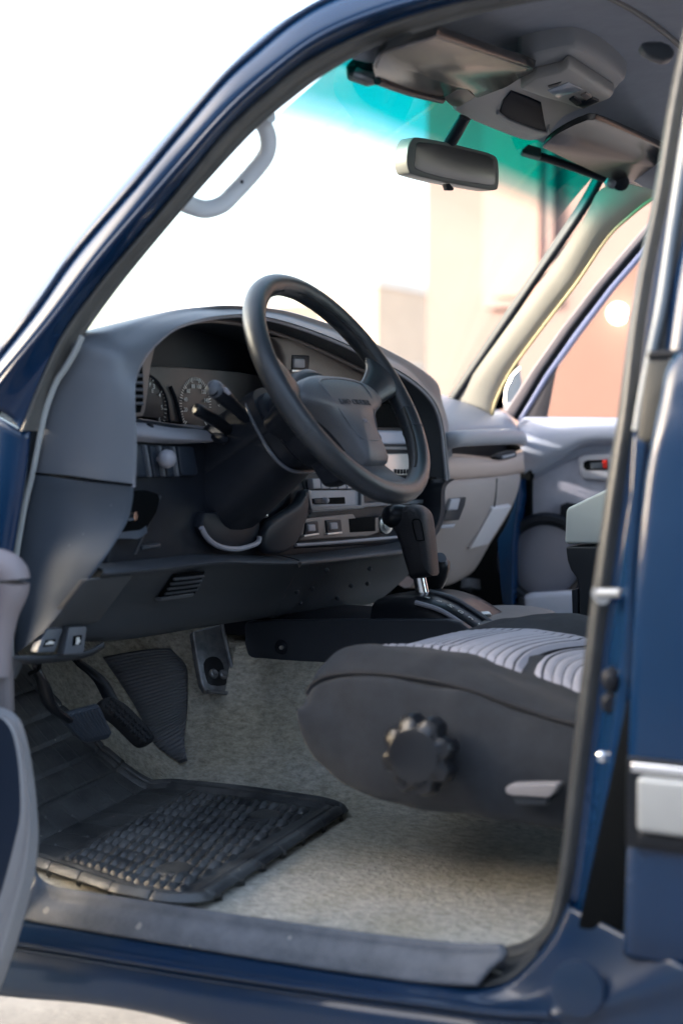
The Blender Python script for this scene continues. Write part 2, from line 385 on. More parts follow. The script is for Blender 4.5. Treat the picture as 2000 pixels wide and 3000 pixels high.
# --- sill, rocker
def rowY(pts, Y): return [P(x, y, Y=Y) for x, y in pts]
sA = rowY([(95,2536),(147,2594),(319,2625),(638,2674),(1000,2726),(1300,2762),(1472,2770)], .762)
sB = rowY([(100,2578),(150,2634),(319,2658),(638,2710),(1000,2762),(1300,2798),(1480,2800)], .772)
sC = rowY([(60,2690),(102,2702),(383,2750),(638,2792),(1000,2850),(1268,2884),(1395,2890)], .792)
plate = loft('sill_plate', [[p+V((0, -.012, -.03)) for p in sA], sA, [ (a*.45+b*.55)+V((0,.0,.004)) for a,b in zip(sA,sB)], sB, [(a+b)/2+V((0,0,.003)) for a, b in zip(sB, sC)], sC], SILL, CAR, nu=8, nv=5, thick=.006)
for px, py in ((488,2722), (366,2708), (215,2700), (690,2760)):
    q = P(px, py, Y=.765)+V((0, 0, .002)); lathe('screw_plug', [(-.002, .004), (.001, .0038), (.002, .002)], q, (0, .2, 1), COPPER if px in (488, 366) else SILL, plate, ns=12)
def rk_row(pts, Y0, Y1):
    n = len(pts); return [P(x, y, Y=Y0+(Y1-Y0)*max(0, (k-5)/(n-6))) for k, (x, y) in enumerate(pts)]
_bot = [(-60,2912),(64,2926),(287,2946),(510,2990),(800,3090),(1268,3200),(1459,3240),(1660,3270),(1800,3280),(1950,3280),(2120,3280)]
rk = [[p+V((0, -.05, -.004)) for p in rk_row([(-60,2690),(102,2704),(383,2753),(638,2795),(1000,2853),(1268,2888),(1395,2897),(1490,2872),(1565,2805),(1620,2735),(1660,2650)], .788, .768)],
      rk_row([(-60,2690),(102,2704),(383,2753),(638,2795),(1000,2853),(1268,2888),(1395,2897),(1490,2872),(1565,2805),(1620,2735),(1660,2650)], .788, .768),
      rk_row([(-60,2720),(80,2738),(383,2795),(638,2838),(1000,2893),(1268,2930),(1430,2950),(1550,2925),(1635,2860),(1700,2790),(1752,2700)], .812, .792),
      rk_row([(-60,2752),(64,2765),(383,2815),(638,2855),(1000,2908),(1268,2943),(1459,2968),(1610,2972),(1730,2940),(1860,2890),(2000,2830)], .828, .845),
      rk_row([(-60,2768),(64,2782),(383,2834),(638,2875),(1000,2930),(1268,2966),(1459,2993),(1640,3005),(1780,2990),(1930,2960),(2080,2930)], .822, .845),
      rk_row([(-60,2830),(64,2845),(383,2890),(638,2940),(1000,2990),(1268,3030),(1459,3060),(1660,3080),(1800,3085),(1950,3080),(2100,3070)], .830, .845),
      rk_row(_bot, .815, .82), [p+V((0, -.12, -.01)) for p in rk_row(_bot, .815, .82)]]
loft('rocker_panel', rk, PAINTW, CAR, nu=8, nv=4, thick=.003)
tube('body_crease', [p+V((0, .001, .0)) for p in rk[3][:8]], .004, PAINTW, CAR, smooth=8, ns=8)
tube('body_crease', [p+V((0, .001, .0)) for p in rk[4][:8]], .003, PAINTW, CAR, smooth=8, ns=8)

# --- B-pillar: grey weatherstrip, blue jamb, catch
BI = [(2010,60),(1987,168),(1956,327),(1915,577),(1874,780),(1841,985),(1812,1214),(1787,1367),(1741,1700),(1703,2006),(1680,2197),(1650,2465),(1636,2580),(1614,2680),(1574,2735),(1520,2765),(1472,2777)]
bY = [.62,.625,.635,.65,.67,.69,.71,.72,.735,.742,.745,.745,.743,.74,.735,.73,.722]
bi = [P(x, y, Y=yy) for (x, y), yy in zip(BI, bY)]
wid = [42,42,42,42,42,44,48,50,50,50,48,44,40,36,34,30,20]
drop = [0,0,0,0,0,0,0,0,0,0,0,4,12,26,44,52,46]
bo = [P(x+wd, y+dp, Y=yy+.012) for (x, y), yy, wd, dp in zip(BI, bY, wid, drop)]
bmid = [(a+b)/2+V((0, .012, 0)) for a, b in zip(bi, bo)]
loft('weatherstrip', [[p+V((-.02, -.03, 0)) for p in bi], bi, bmid, bo], SEAL, CAR, nu=5, nv=4)
jw = [150,140,130,122,118,116,105,98,88,85,90,85,80,85,100,110,100]
jd = [0,0,0,0,0,0,0,0,0,0,0,20,50,90,130,150,130]
jm = [P(x+wd+(jj)*.5, y+dp+dd*.5, Y=yy+.028) for (x, y), yy, wd, dp, jj, dd in zip(BI, bY, wid, drop, jw, jd)]
jo = [P(x+wd+jj, y+dp+dd, Y=yy+.045) for (x, y), yy, wd, dp, jj, dd in zip(BI, bY, wid, drop, jw, jd)]
jback = [p+V((-.03, -.05, 0)) for p in jo]
loft('door_jamb', [bo, [(a*.6+b*.4)+V((0,-.006,0)) for a,b in zip(bo,jm)], jm, jo, jback], PAINT, CAR, nu=5, nv=3, thick=.003)
lathe('door_catch', [(0, .011), (.004, .011), (.005, .005), (.030, .005), (.031, .009), (.036, .009)], P(1760,1738,Y=.742), (-.35, .9, 0), ALU, CAR, ns=16)
tube('door_catch', [P(1750,1738,Y=.775), P(1815,1738,Y=.775)], .0055, ALU, CAR, smooth=1)
lathe('door_switch', [(0, .014), (.010, .013), (.013, .009), (.022, .008), (.024, .005)], P(1797,1990,Y=.765), (-.25, 1, 0), BLACK, CAR, ns=18)
lathe('door_switch', [(0, .013), (.010, .012), (.014, .008)], P(1793,2058,Y=.765), (-.25, 1, 0), BLACK, CAR, ns=18)
lathe('screw', [(0, .006), (.003, .006), (.005, .003)], P(1764,2218,Y=.775), (-.2, 1, .2), CHROME, CAR, ns=12)

loft('sill_corner', [[P(1470,2792,Y=.728), P(1530,2776,Y=.732), P(1590,2742,Y=.738)], [P(1440,2850,Y=.758), P(1512,2828,Y=.758), P(1580,2772,Y=.755)], [P(1396,2896,Y=.789), P(1492,2872,Y=.783), P(1568,2803,Y=.778)]], SEAL, CAR, nu=4, nv=3)
# --- rear door, closed behind the pillar
RD = [(1990,1030),(1958,1085),(1938,1180),(1915,1290),(1893,1420),(1876,1600),(1862,1800),(1852,2000),(1846,2200),(1842,2420),(1838,2600),(1834,2720),(1828,2800)]
ry = [.80,.806,.815,.825,.832,.84,.846,.85,.851,.849,.845,.84,.83]
rdL = [P(x, y, Y=yy) for (x, y), yy in zip(RD, ry)]
LR = lambda dx, dy: [V((p[0]-dx, p[1]+dy, p[2])) for p in rdL]
rdoor = loft('rear_door', [[p+V((.004,-.05,0)) for p in rdL], [p+V((.003,-.012,0)) for p in rdL], rdL, LR(.03, .006), LR(.2, .012), LR(.5, .012), LR(.98, .0)], PAINT, CAR, nu=6, nv=4, thick=.003)
yz = lambda z: float(np.interp(z, [p[2] for p in rdL[::-1]], [p[1] for p in rdL[::-1]]))
xz = lambda z: float(np.interp(z, [p[2] for p in rdL[::-1]], [p[0] for p in rdL[::-1]]))
mz = [P(1870, y, Y=.86)[2] for y in (2232, 2262, 2268, 2430, 2436, 2475)]
def strip(name, z1, z0, x0, dy, th, m, par, bev=.004):
    return prism(name, [(x0, .858+dy, z0), (x0, .858+dy, z1), (-1.55, .866+dy, z1), (-1.55, .866+dy, z0)], (0, -th, 0), m, par, bev)
mx = P(1872, 2300, Y=.862)[0]
mould = strip('side_moulding', mz[2], mz[3], mx, .016, .020, mat('silver_moulding', (.33, .35, .36), .35, metal=.2, var=.04), rdoor, .006)
strip('moulding_backing', mz[0]+.004, mz[5]-.004, mx+.014, .004, .006, BLACKG, mould, .002)
strip('moulding_trim', mz[0], mz[1], mx+.008, .010, .014, CHROME, mould, .003)
strip('moulding_trim', mz[4], mz[5], mx, .008, .012, BLACKG, mould, .003)
# upper frame of the rear door: glass, black belt moulding, bright frame strip
WB = [(1945,330+500),(1925,930),(1905,1030)]
frL = [P(2040,120,Y=.655), P(1990,420,Y=.672), P(1950,690,Y=.69), P(1922,880,Y=.71), P(1892,1040,Y=.73), P(1868,1160,Y=.75), P(1852,1260,Y=.765)]
frR = [P(2075,120,Y=.662), P(2022,420,Y=.68), P(1975,690,Y=.70), P(1948,880,Y=.72), P(1912,1040,Y=.74), P(1888,1160,Y=.76), P(1872,1260,Y=.775)]
loft('window_frame', [[p+V((0,-.02,0)) for p in frL], frL, [(a+b)/2+V((0,.008,0)) for a,b in zip(frL,frR)], frR, [p+V((0,-.02,0)) for p in frR]], mat('frame_strip', (.30, .32, .33), .35, var=.05), rdoor, nu=5, nv=3)
DG = mat('tinted_rear_glass', (.035, .037, .038), .12, spec=.6)
gl = [P(1975,690,Y=.695), P(1945,880,Y=.715), P(1905,1045,Y=.735), P(2010,1045,Y=.735)]
zt, zb = P(2075,120,Y=.66)[2], P(1905,1030,Y=.735)[2]
prism('window', [frR[0]+V((.01,-.01,0)), frR[1]+V((.01,-.01,0)), frR[2]+V((.01,-.01,0)), frR[3]+V((.01,-.01,0)), frR[4]+V((.01,-.01,0)), V((-1.5, .735, zb)), V((-1.5, .66, zt))], (0, -.006, 0), DG, rdoor, 0)
bz = P(1930, 1038, Y=.765)
prism('belt_moulding', [P(1890,1052,Y=.765), P(1896,1026,Y=.765), V((-1.5, .775, bz[2]+.008)), V((-1.5, .775, bz[2]-.010))], (0, -.02, 0), BLACKG, rdoor, .003)
prism('sail_panel', [P(1893,1054,Y=.772), P(1875,1180,Y=.785), P(1862,1300,Y=.797), P(1948,1290,Y=.797), P(1962,1150,Y=.785), P(1992,1054,Y=.772)], (0, -.012, 0), mat('olive_black_plastic', (.035, .036, .033), .5), rdoor, .004)
prism('door_seam', [P(1852,1270,Y=.795), P(1838,1500,Y=.80), P(1826,1800,Y=.80), P(1822,2000,Y=.80), P(1850,2000,Y=.80), P(1860,1700,Y=.80), P(1880,1450,Y=.80), P(1893,1300,Y=.80)], (0, -.02, 0), PAINT, rdoor, .004)
prism('rear_shut_gap', [P(1835,2050,Y=.79), P(1690,2720,Y=.79), P(1860,2760,Y=.80), P(1860,2050,Y=.80)], (0, -.05, 0), DARK, CAR, .004)  # black slab standing in for the shade inside the door gap
lathe('grommet', [(-.004, .030), (.001, .029), (.0022, .024), (.0026, .004)], P(1690,2900,Y=.842), (0, 1, .12), PAINTW, bpy.data.objects['rocker_panel'], ns=24)

# --- roof, headliner
def hz(X, Y):
    c = float(np.interp(X, [-2.5, -1.2, -.5, -.3, -.15, -.05, .03], [1.86, 1.872, 1.868, 1.858, 1.835, 1.805, 1.775]))
    return c-.086*(abs(Y)/.62)**2.1
rows = []
for X in (-.04, -.10, -.18, -.28, -.40, -.60, -1.0, -1.6, -2.3):
    row = []
    for k in range(25):
        Y = .588-1.233*k/24; xx = X-(.11 if X > -.3 else .05)*(abs(Y)/.645)**2
        row.append(V((xx, Y, hz(xx+.10*(abs(Y)/.645)**2, Y))))
    rows.append(row)
hl = loft('headliner', rows, HEAD, CAR, ulin=True, nv=4)
bm = bmesh.new(); tubebm(bm, [V((-.36, y, hz(-.36, y)-.0005)) for y in np.linspace(.555, -.56, 24)], .0055, .004, ns=8, smooth=1)
finish(bm, 'seam', GREYD, hl)
roof = [[V((p[0]+(.03 if i == 0 else 0), p[1]*1.06, p[2]+.035)) for p in r] for i, r in enumerate(rows)]
loft('roof', roof, PAINT, CAR, ulin=True, nv=3, thick=.004, offset=1)
ck = P(1930, 128, zf=lambda X, Y: hz(X, Y)-.004)
prism('coat_hook', [P(1876,122,D=2.1), P(1900,118,D=2.1), P(1938,117,D=2.1), P(1962,128,D=2.1), P(1980,146,D=2.1), P(1972,168,D=2.1), P(1945,172,D=2.1), P(1912,160,D=2.1), P(1885,146,D=2.1)], cd*.03, GREYD, hl, .006)

# --- windscreen with a green shade band
NU, NV = 30, 24
TOPL, TOPR = V((-.135, .60, 1.716)), V((-.05, -.60, 1.752))
BOTL, BOTR = V((.36, .68, 1.24)), V((.36, -.70, 1.24))
def wsp(u, v):
    a = TOPL*(1-u)+TOPR*u; b = BOTL*(1-u)+BOTR*u; bow = 4*u*(1-u)
    a = a+V((.075*bow, 0, .055*bow)); b = b+V((.16*bow, 0, .0))
    return a*(1-v)+b*v+V((.02, 0, .02))*4*v*(1-v)
bm = bmesh.new(); uvl = bm.loops.layers.uv.new('uv')
vs = [[bm.verts.new(wsp(i/NU, j/NV)) for i in range(NU+1)] for j in range(NV+1)]
for j in range(NV):
    for i in range(NU):
        f = bm.faces.new((vs[j][i], vs[j][i+1], vs[j+1][i+1], vs[j+1][i]))
        for lp, (a, b) in zip(f.loops, ((i, j), (i+1, j), (i+1, j+1), (i, j+1))): lp[uvl].uv = (a/NU, b/NV)
gm = bpy.data.materials.new('windscreen_glass'); gm.use_nodes = True; t = gm.node_tree; t.nodes.clear()
uv = t.nodes.new('ShaderNodeUVMap'); uv.uv_map = 'uv'; sx = t.nodes.new('ShaderNodeSeparateXYZ'); rp = t.nodes.new('ShaderNodeValToRGB')
el = rp.color_ramp.elements; el[0].position = .0; el[0].color = (.0, .235, .215, 1); el[1].position = 1; el[1].color = (.92, .95, .93, 1)
e = el.new(.095); e.color = (.0, .29, .275, 1); e = el.new(.14); e.color = (.20, .46, .50, 1); e = el.new(.195); e.color = (.88, .93, .92, 1)
tr = t.nodes.new('ShaderNodeBsdfTransparent'); gs = t.nodes.new('ShaderNodeBsdfGlossy'); gs.inputs['Roughness'].default_value = .02
tl = t.nodes.new('ShaderNodeBsdfTranslucent'); tl.inputs['Color'].default_value = (.8, .76, .7, 1)
fz = facing(t)
dn = t.nodes.new('ShaderNodeTexNoise'); dn.inputs['Scale'].default_value = 6
mrr = t.nodes.new('ShaderNodeMapRange'); mrr.inputs[3].default_value = .015; mrr.inputs[4].default_value = .05
m0 = t.nodes.new('ShaderNodeMixShader'); m1 = t.nodes.new('ShaderNodeMixShader'); ou = t.nodes.new('ShaderNodeOutputMaterial')
t.links.new(uv.outputs[0], sx.inputs[0]); t.links.new(sx.outputs['Y'], rp.inputs[0]); t.links.new(rp.outputs[0], tr.inputs['Color'])
mv = t.nodes.new('ShaderNodeMapRange'); mv.inputs[1].default_value = .15; mv.inputs[2].default_value = .35; t.links.new(sx.outputs['Y'], mv.inputs[0])
mm_ = t.nodes.new('ShaderNodeMath'); mm_.operation = 'MULTIPLY'
t.links.new(dn.outputs['Fac'], mrr.inputs[0]); t.links.new(mrr.outputs[0], mm_.inputs[0]); t.links.new(mv.outputs[0], mm_.inputs[1]); t.links.new(mm_.outputs[0], m0.inputs[0]); t.links.new(tr.outputs[0], m0.inputs[1]); t.links.new(tl.outputs[0], m0.inputs[2])
t.links.new(fz.outputs[0], m1.inputs[0]); t.links.new(m0.outputs[0], m1.inputs[1]); t.links.new(gs.outputs[0], m1.inputs[2]); t.links.new(m1.outputs[0], ou.inputs[0])
wsg = finish(bm, 'windscreen', gm, CAR)
# black edge seal round the glass on the passenger side and top
eR = [P(1738,512,Y=-.58), P(1712,562,Y=-.583), P(1672,628,Y=-.59), P(1580,765,Y=-.61), P(1488,900,Y=-.635), P(1393,1040,Y=-.665), P(1312,1162,Y=-.69), P(1290,1200,Y=-.70)]
eS = [P(1774,518,Y=-.575), P(1746,572,Y=-.578), P(1704,640,Y=-.585), P(1611,775,Y=-.605), P(1519,910,Y=-.63), P(1425,1048,Y=-.66), P(1345,1166,Y=-.685), P(1325,1200,Y=-.695)]
loft('glass_seal', [eR, [(a+b)/2+V((-.004, .006, 0)) for a, b in zip(eR, eS)], eS], BLACK, wsg, nu=5, nv=3)
# passenger A-pillar trim, cream
tE = [P(1980,575,Y=-.60), P(1914,582,Y=-.605), P(1838,638,Y=-.61), P(1776,699,Y=-.615), P(1690,826,Y=-.63), P(1623,913,Y=-.645), P(1557,1000,Y=-.66), P(1496,1085,Y=-.68), P(1455,1165,Y=-.70), P(1440,1215,Y=-.71)]
tI = [P(1800,528,Y=-.565), P(1752,560,Y=-.575), P(1730,600,Y=-.58), P(1700,655,Y=-.587), P(1625,765,Y=-.605), P(1560,855,Y=-.62), P(1480,965,Y=-.64), P(1410,1062,Y=-.66), P(1340,1160,Y=-.685), P(1318,1205,Y=-.695)]
tM = [(a*.35+b*.65)+V((-.004, .005, 0)) for a, b in zip(tI, tE)]
tM2 = [(a*.7+b*.3)+V((-.004, .004, 0)) for a, b in zip(tI, tE)]
loft('pillar_trim', [tI, tM2, tM, [(a*.12+b*.88)+V((-.002, .003, 0)) for a, b in zip(tI, tE)], tE], TRIMB, CAR, nu=5, nv=4)
tube('weatherstrip', [p+V((-.002, .003, 0)) for p in tE], .0035, mat('cream_seal', (.46, .38, .22), .5), CAR, smooth=5, ns=8)
# header trim over the glass
hd = [wsp(u, .0)+V((-.012, 0, -.004)) for u in np.linspace(0, 1, 14)]
loft('header_trim', [[p+V((.02, 0, .012)) for p in hd], hd, [V((p[0]-.06, p[1], min(p[2]+.035, hz(p[0]-.06, p[1])+.01))) for p in hd]], HEAD, CAR, nu=3, nv=3)

# --- sun visors
def plane3(a, b, c):
    n = np.cross(b-a, c-a); return (a, n/np.linalg.norm(n))
def visor(outline, pl, m):
    return prism('sun_visor', PS(outline, pl=pl), (-.004, 0, .012), m, CAR, .0025, smooth=3, sharp=30)
VP1 = plane3(P(1104,232,Y=.50), P(1314,309,Y=.14), P(1563,200,Y=.12))
vs_ = visor([(1093,190),(1108,160),(1150,136),(1265,106),(1293,107),(1430,154),(1562,199),(1522,228),(1484,253),(1445,268),(1402,284),(1392,282),(1372,262),(1340,262),(1300,283),(1260,281),(1180,257),(1110,236),(1096,214)], VP1, VINYL)
tube('hinge_rod', PS([(1105,236),(1200,270),(1294,292)], pl=VP1), .0055, BLACK, vs_, smooth=2)
loft('visor_seam', [PS([(1100,200),(1112,168),(1152,142),(1266,112),(1292,113),(1430,159),(1552,200)], pl=(VP1[0]+V((0,0,-.0012)), VP1[1])), PS([(1102,201),(1114,170),(1153,144),(1266,114),(1292,115),(1430,161),(1550,202)], pl=(VP1[0]+V((0,0,-.0012)), VP1[1]))], GREYD, vs_, nu=4)
prism('hinge_bracket', [P(1012,190,D=2.14), P(1030,172,D=2.14), P(1050,168,D=2.14), P(1085,178,D=2.14), P(1105,195,D=2.14), P(1098,215,D=2.14), P(1112,226,D=2.14), P(1075,234,D=2.14), P(1018,214,D=2.14)], cd*.035, BLACK, vs_, .004)
tube('hinge_bracket', [P(1040,212,D=2.13), P(1065,222,D=2.13), P(1098,226,D=2.14)], .008, STEEL, vs_, smooth=2)
prism('visor_flap', PS([(1296,286),(1332,263),(1368,260),(1392,284),(1352,312),(1322,310)], pl=(VP1[0]+V((0,0,.010)), VP1[1])), (0, 0, .006), mat('olive_vinyl', (.05, .05, .044), .4), vs_, .0008)
VP2 = plane3(P(1590,430,Y=-.10), P(1790,528,Y=-.50), P(1740,352,Y=-.12))
v2 = visor([(1588,430),(1612,405),(1655,378),(1700,358),(1742,352),(1850,396),(1960,446),(2010,480),(2010,560),(1900,556),(1800,530),(1700,487),(1610,444)], VP2, VINYL)
tube('hinge_rod', [P(1578,456,D=2.92), P(1660,482,D=2.96), P(1770,522,D=3.0)], .008, BLACK, v2, smooth=2)
prism('visor_cap', [P(1525,438,D=2.88), P(1548,420,D=2.88), P(1585,432,D=2.9), P(1585,462,D=2.9), P(1530,446,D=2.88)], cd*.03, mat('green_black_plastic', (.03, .06, .055), .5), v2, .006)
for px, r in ((1790, .012), (1815, .016)):
    lathe('hinge_bracket', [(-.015, .004), (-.01, r), (.01, r), (.015, .004)], P(px, 533, D=3.02), (.5, -.7, .2), STEEL if px == 1790 else BLACK, v2, ns=14)

# --- overhead console
OP = ((-.05, 0, 1.762), (.28, 0, 1.0))
oc = PS([(1321,314),(1356,345),(1447,384),(1532,414),(1578,412),(1609,393),(1644,351),(1693,323),(1777,288),(1819,246),(1830,226),(1763,170),(1700,139),(1658,137),(1574,156),(1517,180),(1560,200),(1510,232),(1405,274)], pl=OP)
cons = bpy.data.objects.new('_', None)
bm = bmesh.new()
outl = crs(oc, 3, True); cen = sum(outl)/len(outl); upv = V((.15, 0, 1))
rings = [[V((cen[0]+(p[0]-cen[0])*s, cen[1]+(p[1]-cen[1])*s, cen[2]+(p[2]-cen[2])*s+h)) for p in outl] for s, h in ((1.02, .06), (1.0, .012), (.985, .004), (.95, 0), (.55, .0), (.2, .0))]
vv = gridfaces(bm, rings, True); bm.faces.new(vv[-1])
bpy.data.objects.remove(cons)
oconsole = finish(bm, 'overhead_console', mat('console_plastic', (.23, .232, .245), .45, var=.05, bump=.1, bscale=800), CAR, 30)
dn_ = V((-.02, 0, -.006))
def onp(pts, off=0.004): return [P(x, y, pl=((OP[0][0], 0, OP[0][2]-off), OP[1])) for x, y in pts]
prism('tray_recess', onp([(1462,332),(1474,296),(1496,268),(1545,286),(1584,303),(1592,350),(1600,389),(1575,384),(1490,352)], .003), (0, 0, .008), mat('tray_black', (.006, .009, .018), .6, spec=.06), oconsole, .002)
prism('tray_lip', onp([(1462,332),(1490,352),(1575,384),(1602,390),(1608,372),(1612,393),(1585,402),(1540,392),(1470,358),(1452,336)], .006), (0, 0, .01), MATS['console_plastic'], oconsole, .003)
lamp = prism('lamp_housing', onp([(1520,262),(1570,228),(1640,212),(1666,190),(1798,275),(1788,288),(1760,300),(1700,322),(1640,300),(1585,285)], .018), (0, 0, .02), mat('lamp_housing', (.27, .26, .25), .42), oconsole, .006)
prism('map_lamp_lens', onp([(1603,265),(1664,241),(1706,262),(1632,288)], .0195), (0, 0, .004), LENS, lamp, .001)
for q in ([(1666,293),(1680,284),(1705,300),(1690,312)], [(1700,280),(1716,272),(1734,284),(1716,294)], [(1688,308),(1735,286),(1755,296),(1708,318)]):
    prism('switch', onp(q, .021), (0, 0, .005), BLACK if q[0][0] != 1700 else TAN, lamp, .001)
prism('slot', onp([(1604,252),(1644,240),(1632,252),(1608,258)], .0195), (0, 0, .004), BLACK, lamp, .0005)

# --- rear-view mirror
mc = P(1328, 482, Y=.0); mn = V((-.90, .43, -.06)); mn /= np.linalg.norm(mn); mpl = (mc, mn)
mo = PS([(1198,500),(1192,470),(1196,430),(1206,408),(1225,401),(1300,414),(1400,438),(1440,450),(1458,466),(1462,510),(1460,545),(1450,556),(1400,550),(1290,530),(1215,511)], pl=mpl)
mir = prism('rear_view_mirror', mo, -mn*.035, mat('mirror_housing', (.16, .16, .145), .35), CAR, .010, seg=4, smooth=3)
cm = sum(mo)/len(mo)
prism('mirror_glass', [cm+(p-cm)*.955+mn*.0006 for p in PS([(1212,496),(1208,470),(1211,432),(1222,412),(1300,422),(1400,445),(1440,457),(1452,474),(1455,512),(1450,544),(1400,540),(1290,521)], pl=mpl)], -mn*.004, mat('mirror_glass', (.15, .147, .145), .28, metal=1), mir, .001, smooth=2)
st = [P(1362,342,Y=.02), P(1340,380,Y=.015), P(1314,424,Y=.0)]
tube('stem', st, [.013, .012, .012], BLACK, mir, rb=[.008, .008, .008], smooth=3)
prism('dip_tab', PS([(1306,538),(1318,536),(1331,552),(1328,557),(1312,556)], pl=mpl), -mn*.012, BLACK, mir, .002)

# --- grab handle on the driver's A-pillar
gh = [(790,332,.628),(768,352,.618),(781,385,.604),(786,420,.596),(776,458,.592),(742,503,.594),(690,560,.602),(650,598,.61),(603,612,.62),(560,602,.632),(520,585,.65)]
tube('grab_handle', [P(x, y, Y=yy) for x, y, yy in gh], .0122, mat('handle_grey', (.72, .75, .78), .4, var=.04), CAR, rb=.0085, up=(0, 1, 0), smooth=5, ns=16)
lathe('screw', [(0, .0025), (.001, .0025)], P(709, 532, Y=.612), (0, 1, 0), BLACK, bpy.data.objects['grab_handle'], ns=10)

# ------------------------------------------------------------------ dashboard
DASH = bpy.data.objects.new('dashboard', None); COL.objects.link(DASH); DASH.parent = CAR
A = [(393,1422,.13),(398,1300,.13),(393,1180,.132),(396,1110,.136),(420,1050,.14),(460,1000,.146),(520,955,.15),(600,931,.155),(680,921,.158),(720,922,.16),(800,934,.16),(900,964,.158),(1000,1004,.152),(1100,1053,.146),(1180,1096,.14),(1240,1142,.136),(1276,1190,.132),(1294,1250,.13),(1303,1330,.13),(1310,1404,.13)]
a3 = [P(x, y, X=x3) for x, y, x3 in A]
Bp = [(103,1387,.735),(125,1262,.735),(160,1142,.735),(195,1075,.735),(236,1000,.730),(300,964,.68),(370,940,.605),(460,918,.52),(560,906,.44),(640,902,.38)]
b3 = [P(x, y, Y=yy) for x, y, yy in Bp]
for (x, y, x3), (qx, qy) in zip(A[10:], [(790,914),(890,940),(1000,976),(1100,1026),(1190,1075),(1256,1124),(1294,1178),(1312,1244),(1322,1326),(1328,1404)]):
    b3.append(P(qx, qy, X=x3+.05))
m3 = []
for i, (a, b) in enumerate(zip(a3, b3)):
    f = (a+b)/2
    if i < 5: f = a*.55+b*.45+V((-.012, .012, .0))
    elif i < 8: f = a*.55+b*.45+V((-.008, .006, .004))
    elif i < 15: f = f+V((-.006, 0, .003))
    m3.append(f)
c3 = [b+V((.25, .0, -.05)) if i > 4 else b+V((.02, .0, -.01)) for i, b in enumerate(b3)]
for i in (5, 6): c3[i] = b3[i]+V((.2, .03, -.04))
for i in range(16, 20): c3[i] = b3[i]+V((.03, .015, -.0))
cowl = loft('instrument_cowl', [a3, [p*.88+q*.12+V((-.004, 0, 0)) for p, q in zip(a3, m3)], m3, b3, c3], GREY, DASH, nu=6, nv=4, sharp=60)
# inner reveal of the arch and its thin light lip
ac = sum(a3)/len(a3)
r1 = [p+V((.03, 0, 0))+(ac-p)*V((0, .015, .03)) for p in a3]; r2 = [p+V((.075, 0, 0))+(ac-p)*V((0, .03, .06)) for p in a3]; r3 = [p+V((.16, 0, 0))+(ac-p)*V((0, .05, .14)) for p in a3]
loft('hood_lining', [a3, r1, r2, r3], GREYD, cowl, nu=6, nv=2)
tube('hood_lip', [p+V((.002, 0, -.002)) for p in a3], .0032, GREYL, cowl, smooth=6, ns=8)
tube('hood_lip', [p*.5+q*.5+V((0, 0, -.003)) for p, q in zip(r1[4:16], r2[4:16])], .004, TAN, cowl, smooth=6, ns=8)
# black fascia filling the arch
fx = .20
prism('fascia', PS([(385,1222),(640,1262),(905,1262),(1000,1200),(1260,1200),(1262,1400),(1258,1500),(1215,1575),(1150,1612),(870,1645),(310,1672),(325,1600),(370,1520),(385,1400)], X=.185), (.03, 0, 0), BLACK, DASH, .006)
prism('cluster_back', PS([(380,990),(560,930),(760,930),(980,1010),(1090,1080),(1150,1150),(1150,1275),(380,1275)], X=.305), (.02, 0, 0), mat('cavity_navy', (.014, .018, .026), .5), DASH, 0)
# warm-lit grey bezel left of the gauges, with an air vent
bz_ = prism('bezel', PS([(399,1000),(468,982),(456,1020),(444,1072),(436,1140),(428,1200),(421,1222),(396,1222)], X=.19), (.012, 0, 0), TAN, DASH, .004)
av = prism('air_vent', PS([(396,1052),(412,1053),(418,1062),(420,1120),(421,1170),(413,1208),(398,1209)], X=.1885), (.004, 0, 0), DARK, DASH, .001)
bm = bmesh.new()
for y in (1100, 1121, 1141, 1161, 1182): tubebm(bm, [P(392, y, X=.186), P(418, y, X=.186)], .0022, ns=8, smooth=1)
finish(bm, 'vane', GREY, av)
# right-hand bezel with the hazard-type rocker
bR = prism('bezel', PS([(800,985),(935,1000),(1010,1035),(1090,1088),(1120,1130),(1110,1260),(840,1260),(836,1100),(834,1050),(822,1015)], X=.205), (.02, 0, 0), TAN, DASH, .006)
sw = prism('rocker_switch', PS([(857,1039),(908,1041),(905,1088),(856,1090)], X=.203), (.012, 0, 0), BLACK, DASH, .002)
prism('rocker', PS([(862,1049),(894,1051),(894,1077),(862,1076)], X=.200), (.01, 0, 0), GREYL, sw, .002)
prism('rocker', PS([(856,1082),(896,1083),(896,1090),(856,1090)], X=.199), (.01, 0, 0), ALU, sw, .001)
# instrument cluster
CX = .27
cl = prism('instrument_cluster', PS([(425,1072),(540,1076),(700,1090),(850,1120),(850,1262),(640,1264),(573,1246),(529,1238),(415,1218)], X=CX), (.01, 0, 0), mat('gauge_face', (.075, .07, .07), .35, var=.12, vscale=20), DASH, .001)
gc = P(573, 1187, X=CX-.002); gx, gz = V((0, -1, 0)), V((0, 0, 1))
bm = bmesh.new()
def tick(c, ang, r0, r1, wdt):
    d = gx*math.cos(ang)+gz*math.sin(ang); s = V((0, d[2], -d[1]))
    boxbm(bm, c+d*(r0+r1)/2, d*(r1-r0)/2, s*wdt, (0.0004, 0, 0))
for k in range(46):
    ang = R(225-270*k/45); big = k % 5 == 0
    tick(gc, ang, .036 if big else .0385, .044, .0009 if big else .0005)
finish(bm, 'dial_marks', WHITE, cl)
for k in range(1, 9): 
    ang = R(225-270*k/9); p = gc+(gx*math.cos(ang)+gz*math.sin(ang))*.030+V((-.001, 0, 0))
    text('numeral', str(20*k), .0095, p, gx, gz, WHITE, cl)
text('numeral', '0 6 2 8', .006, gc+V((-.001, 0, -.004)), gx, gz, GREYL, cl)
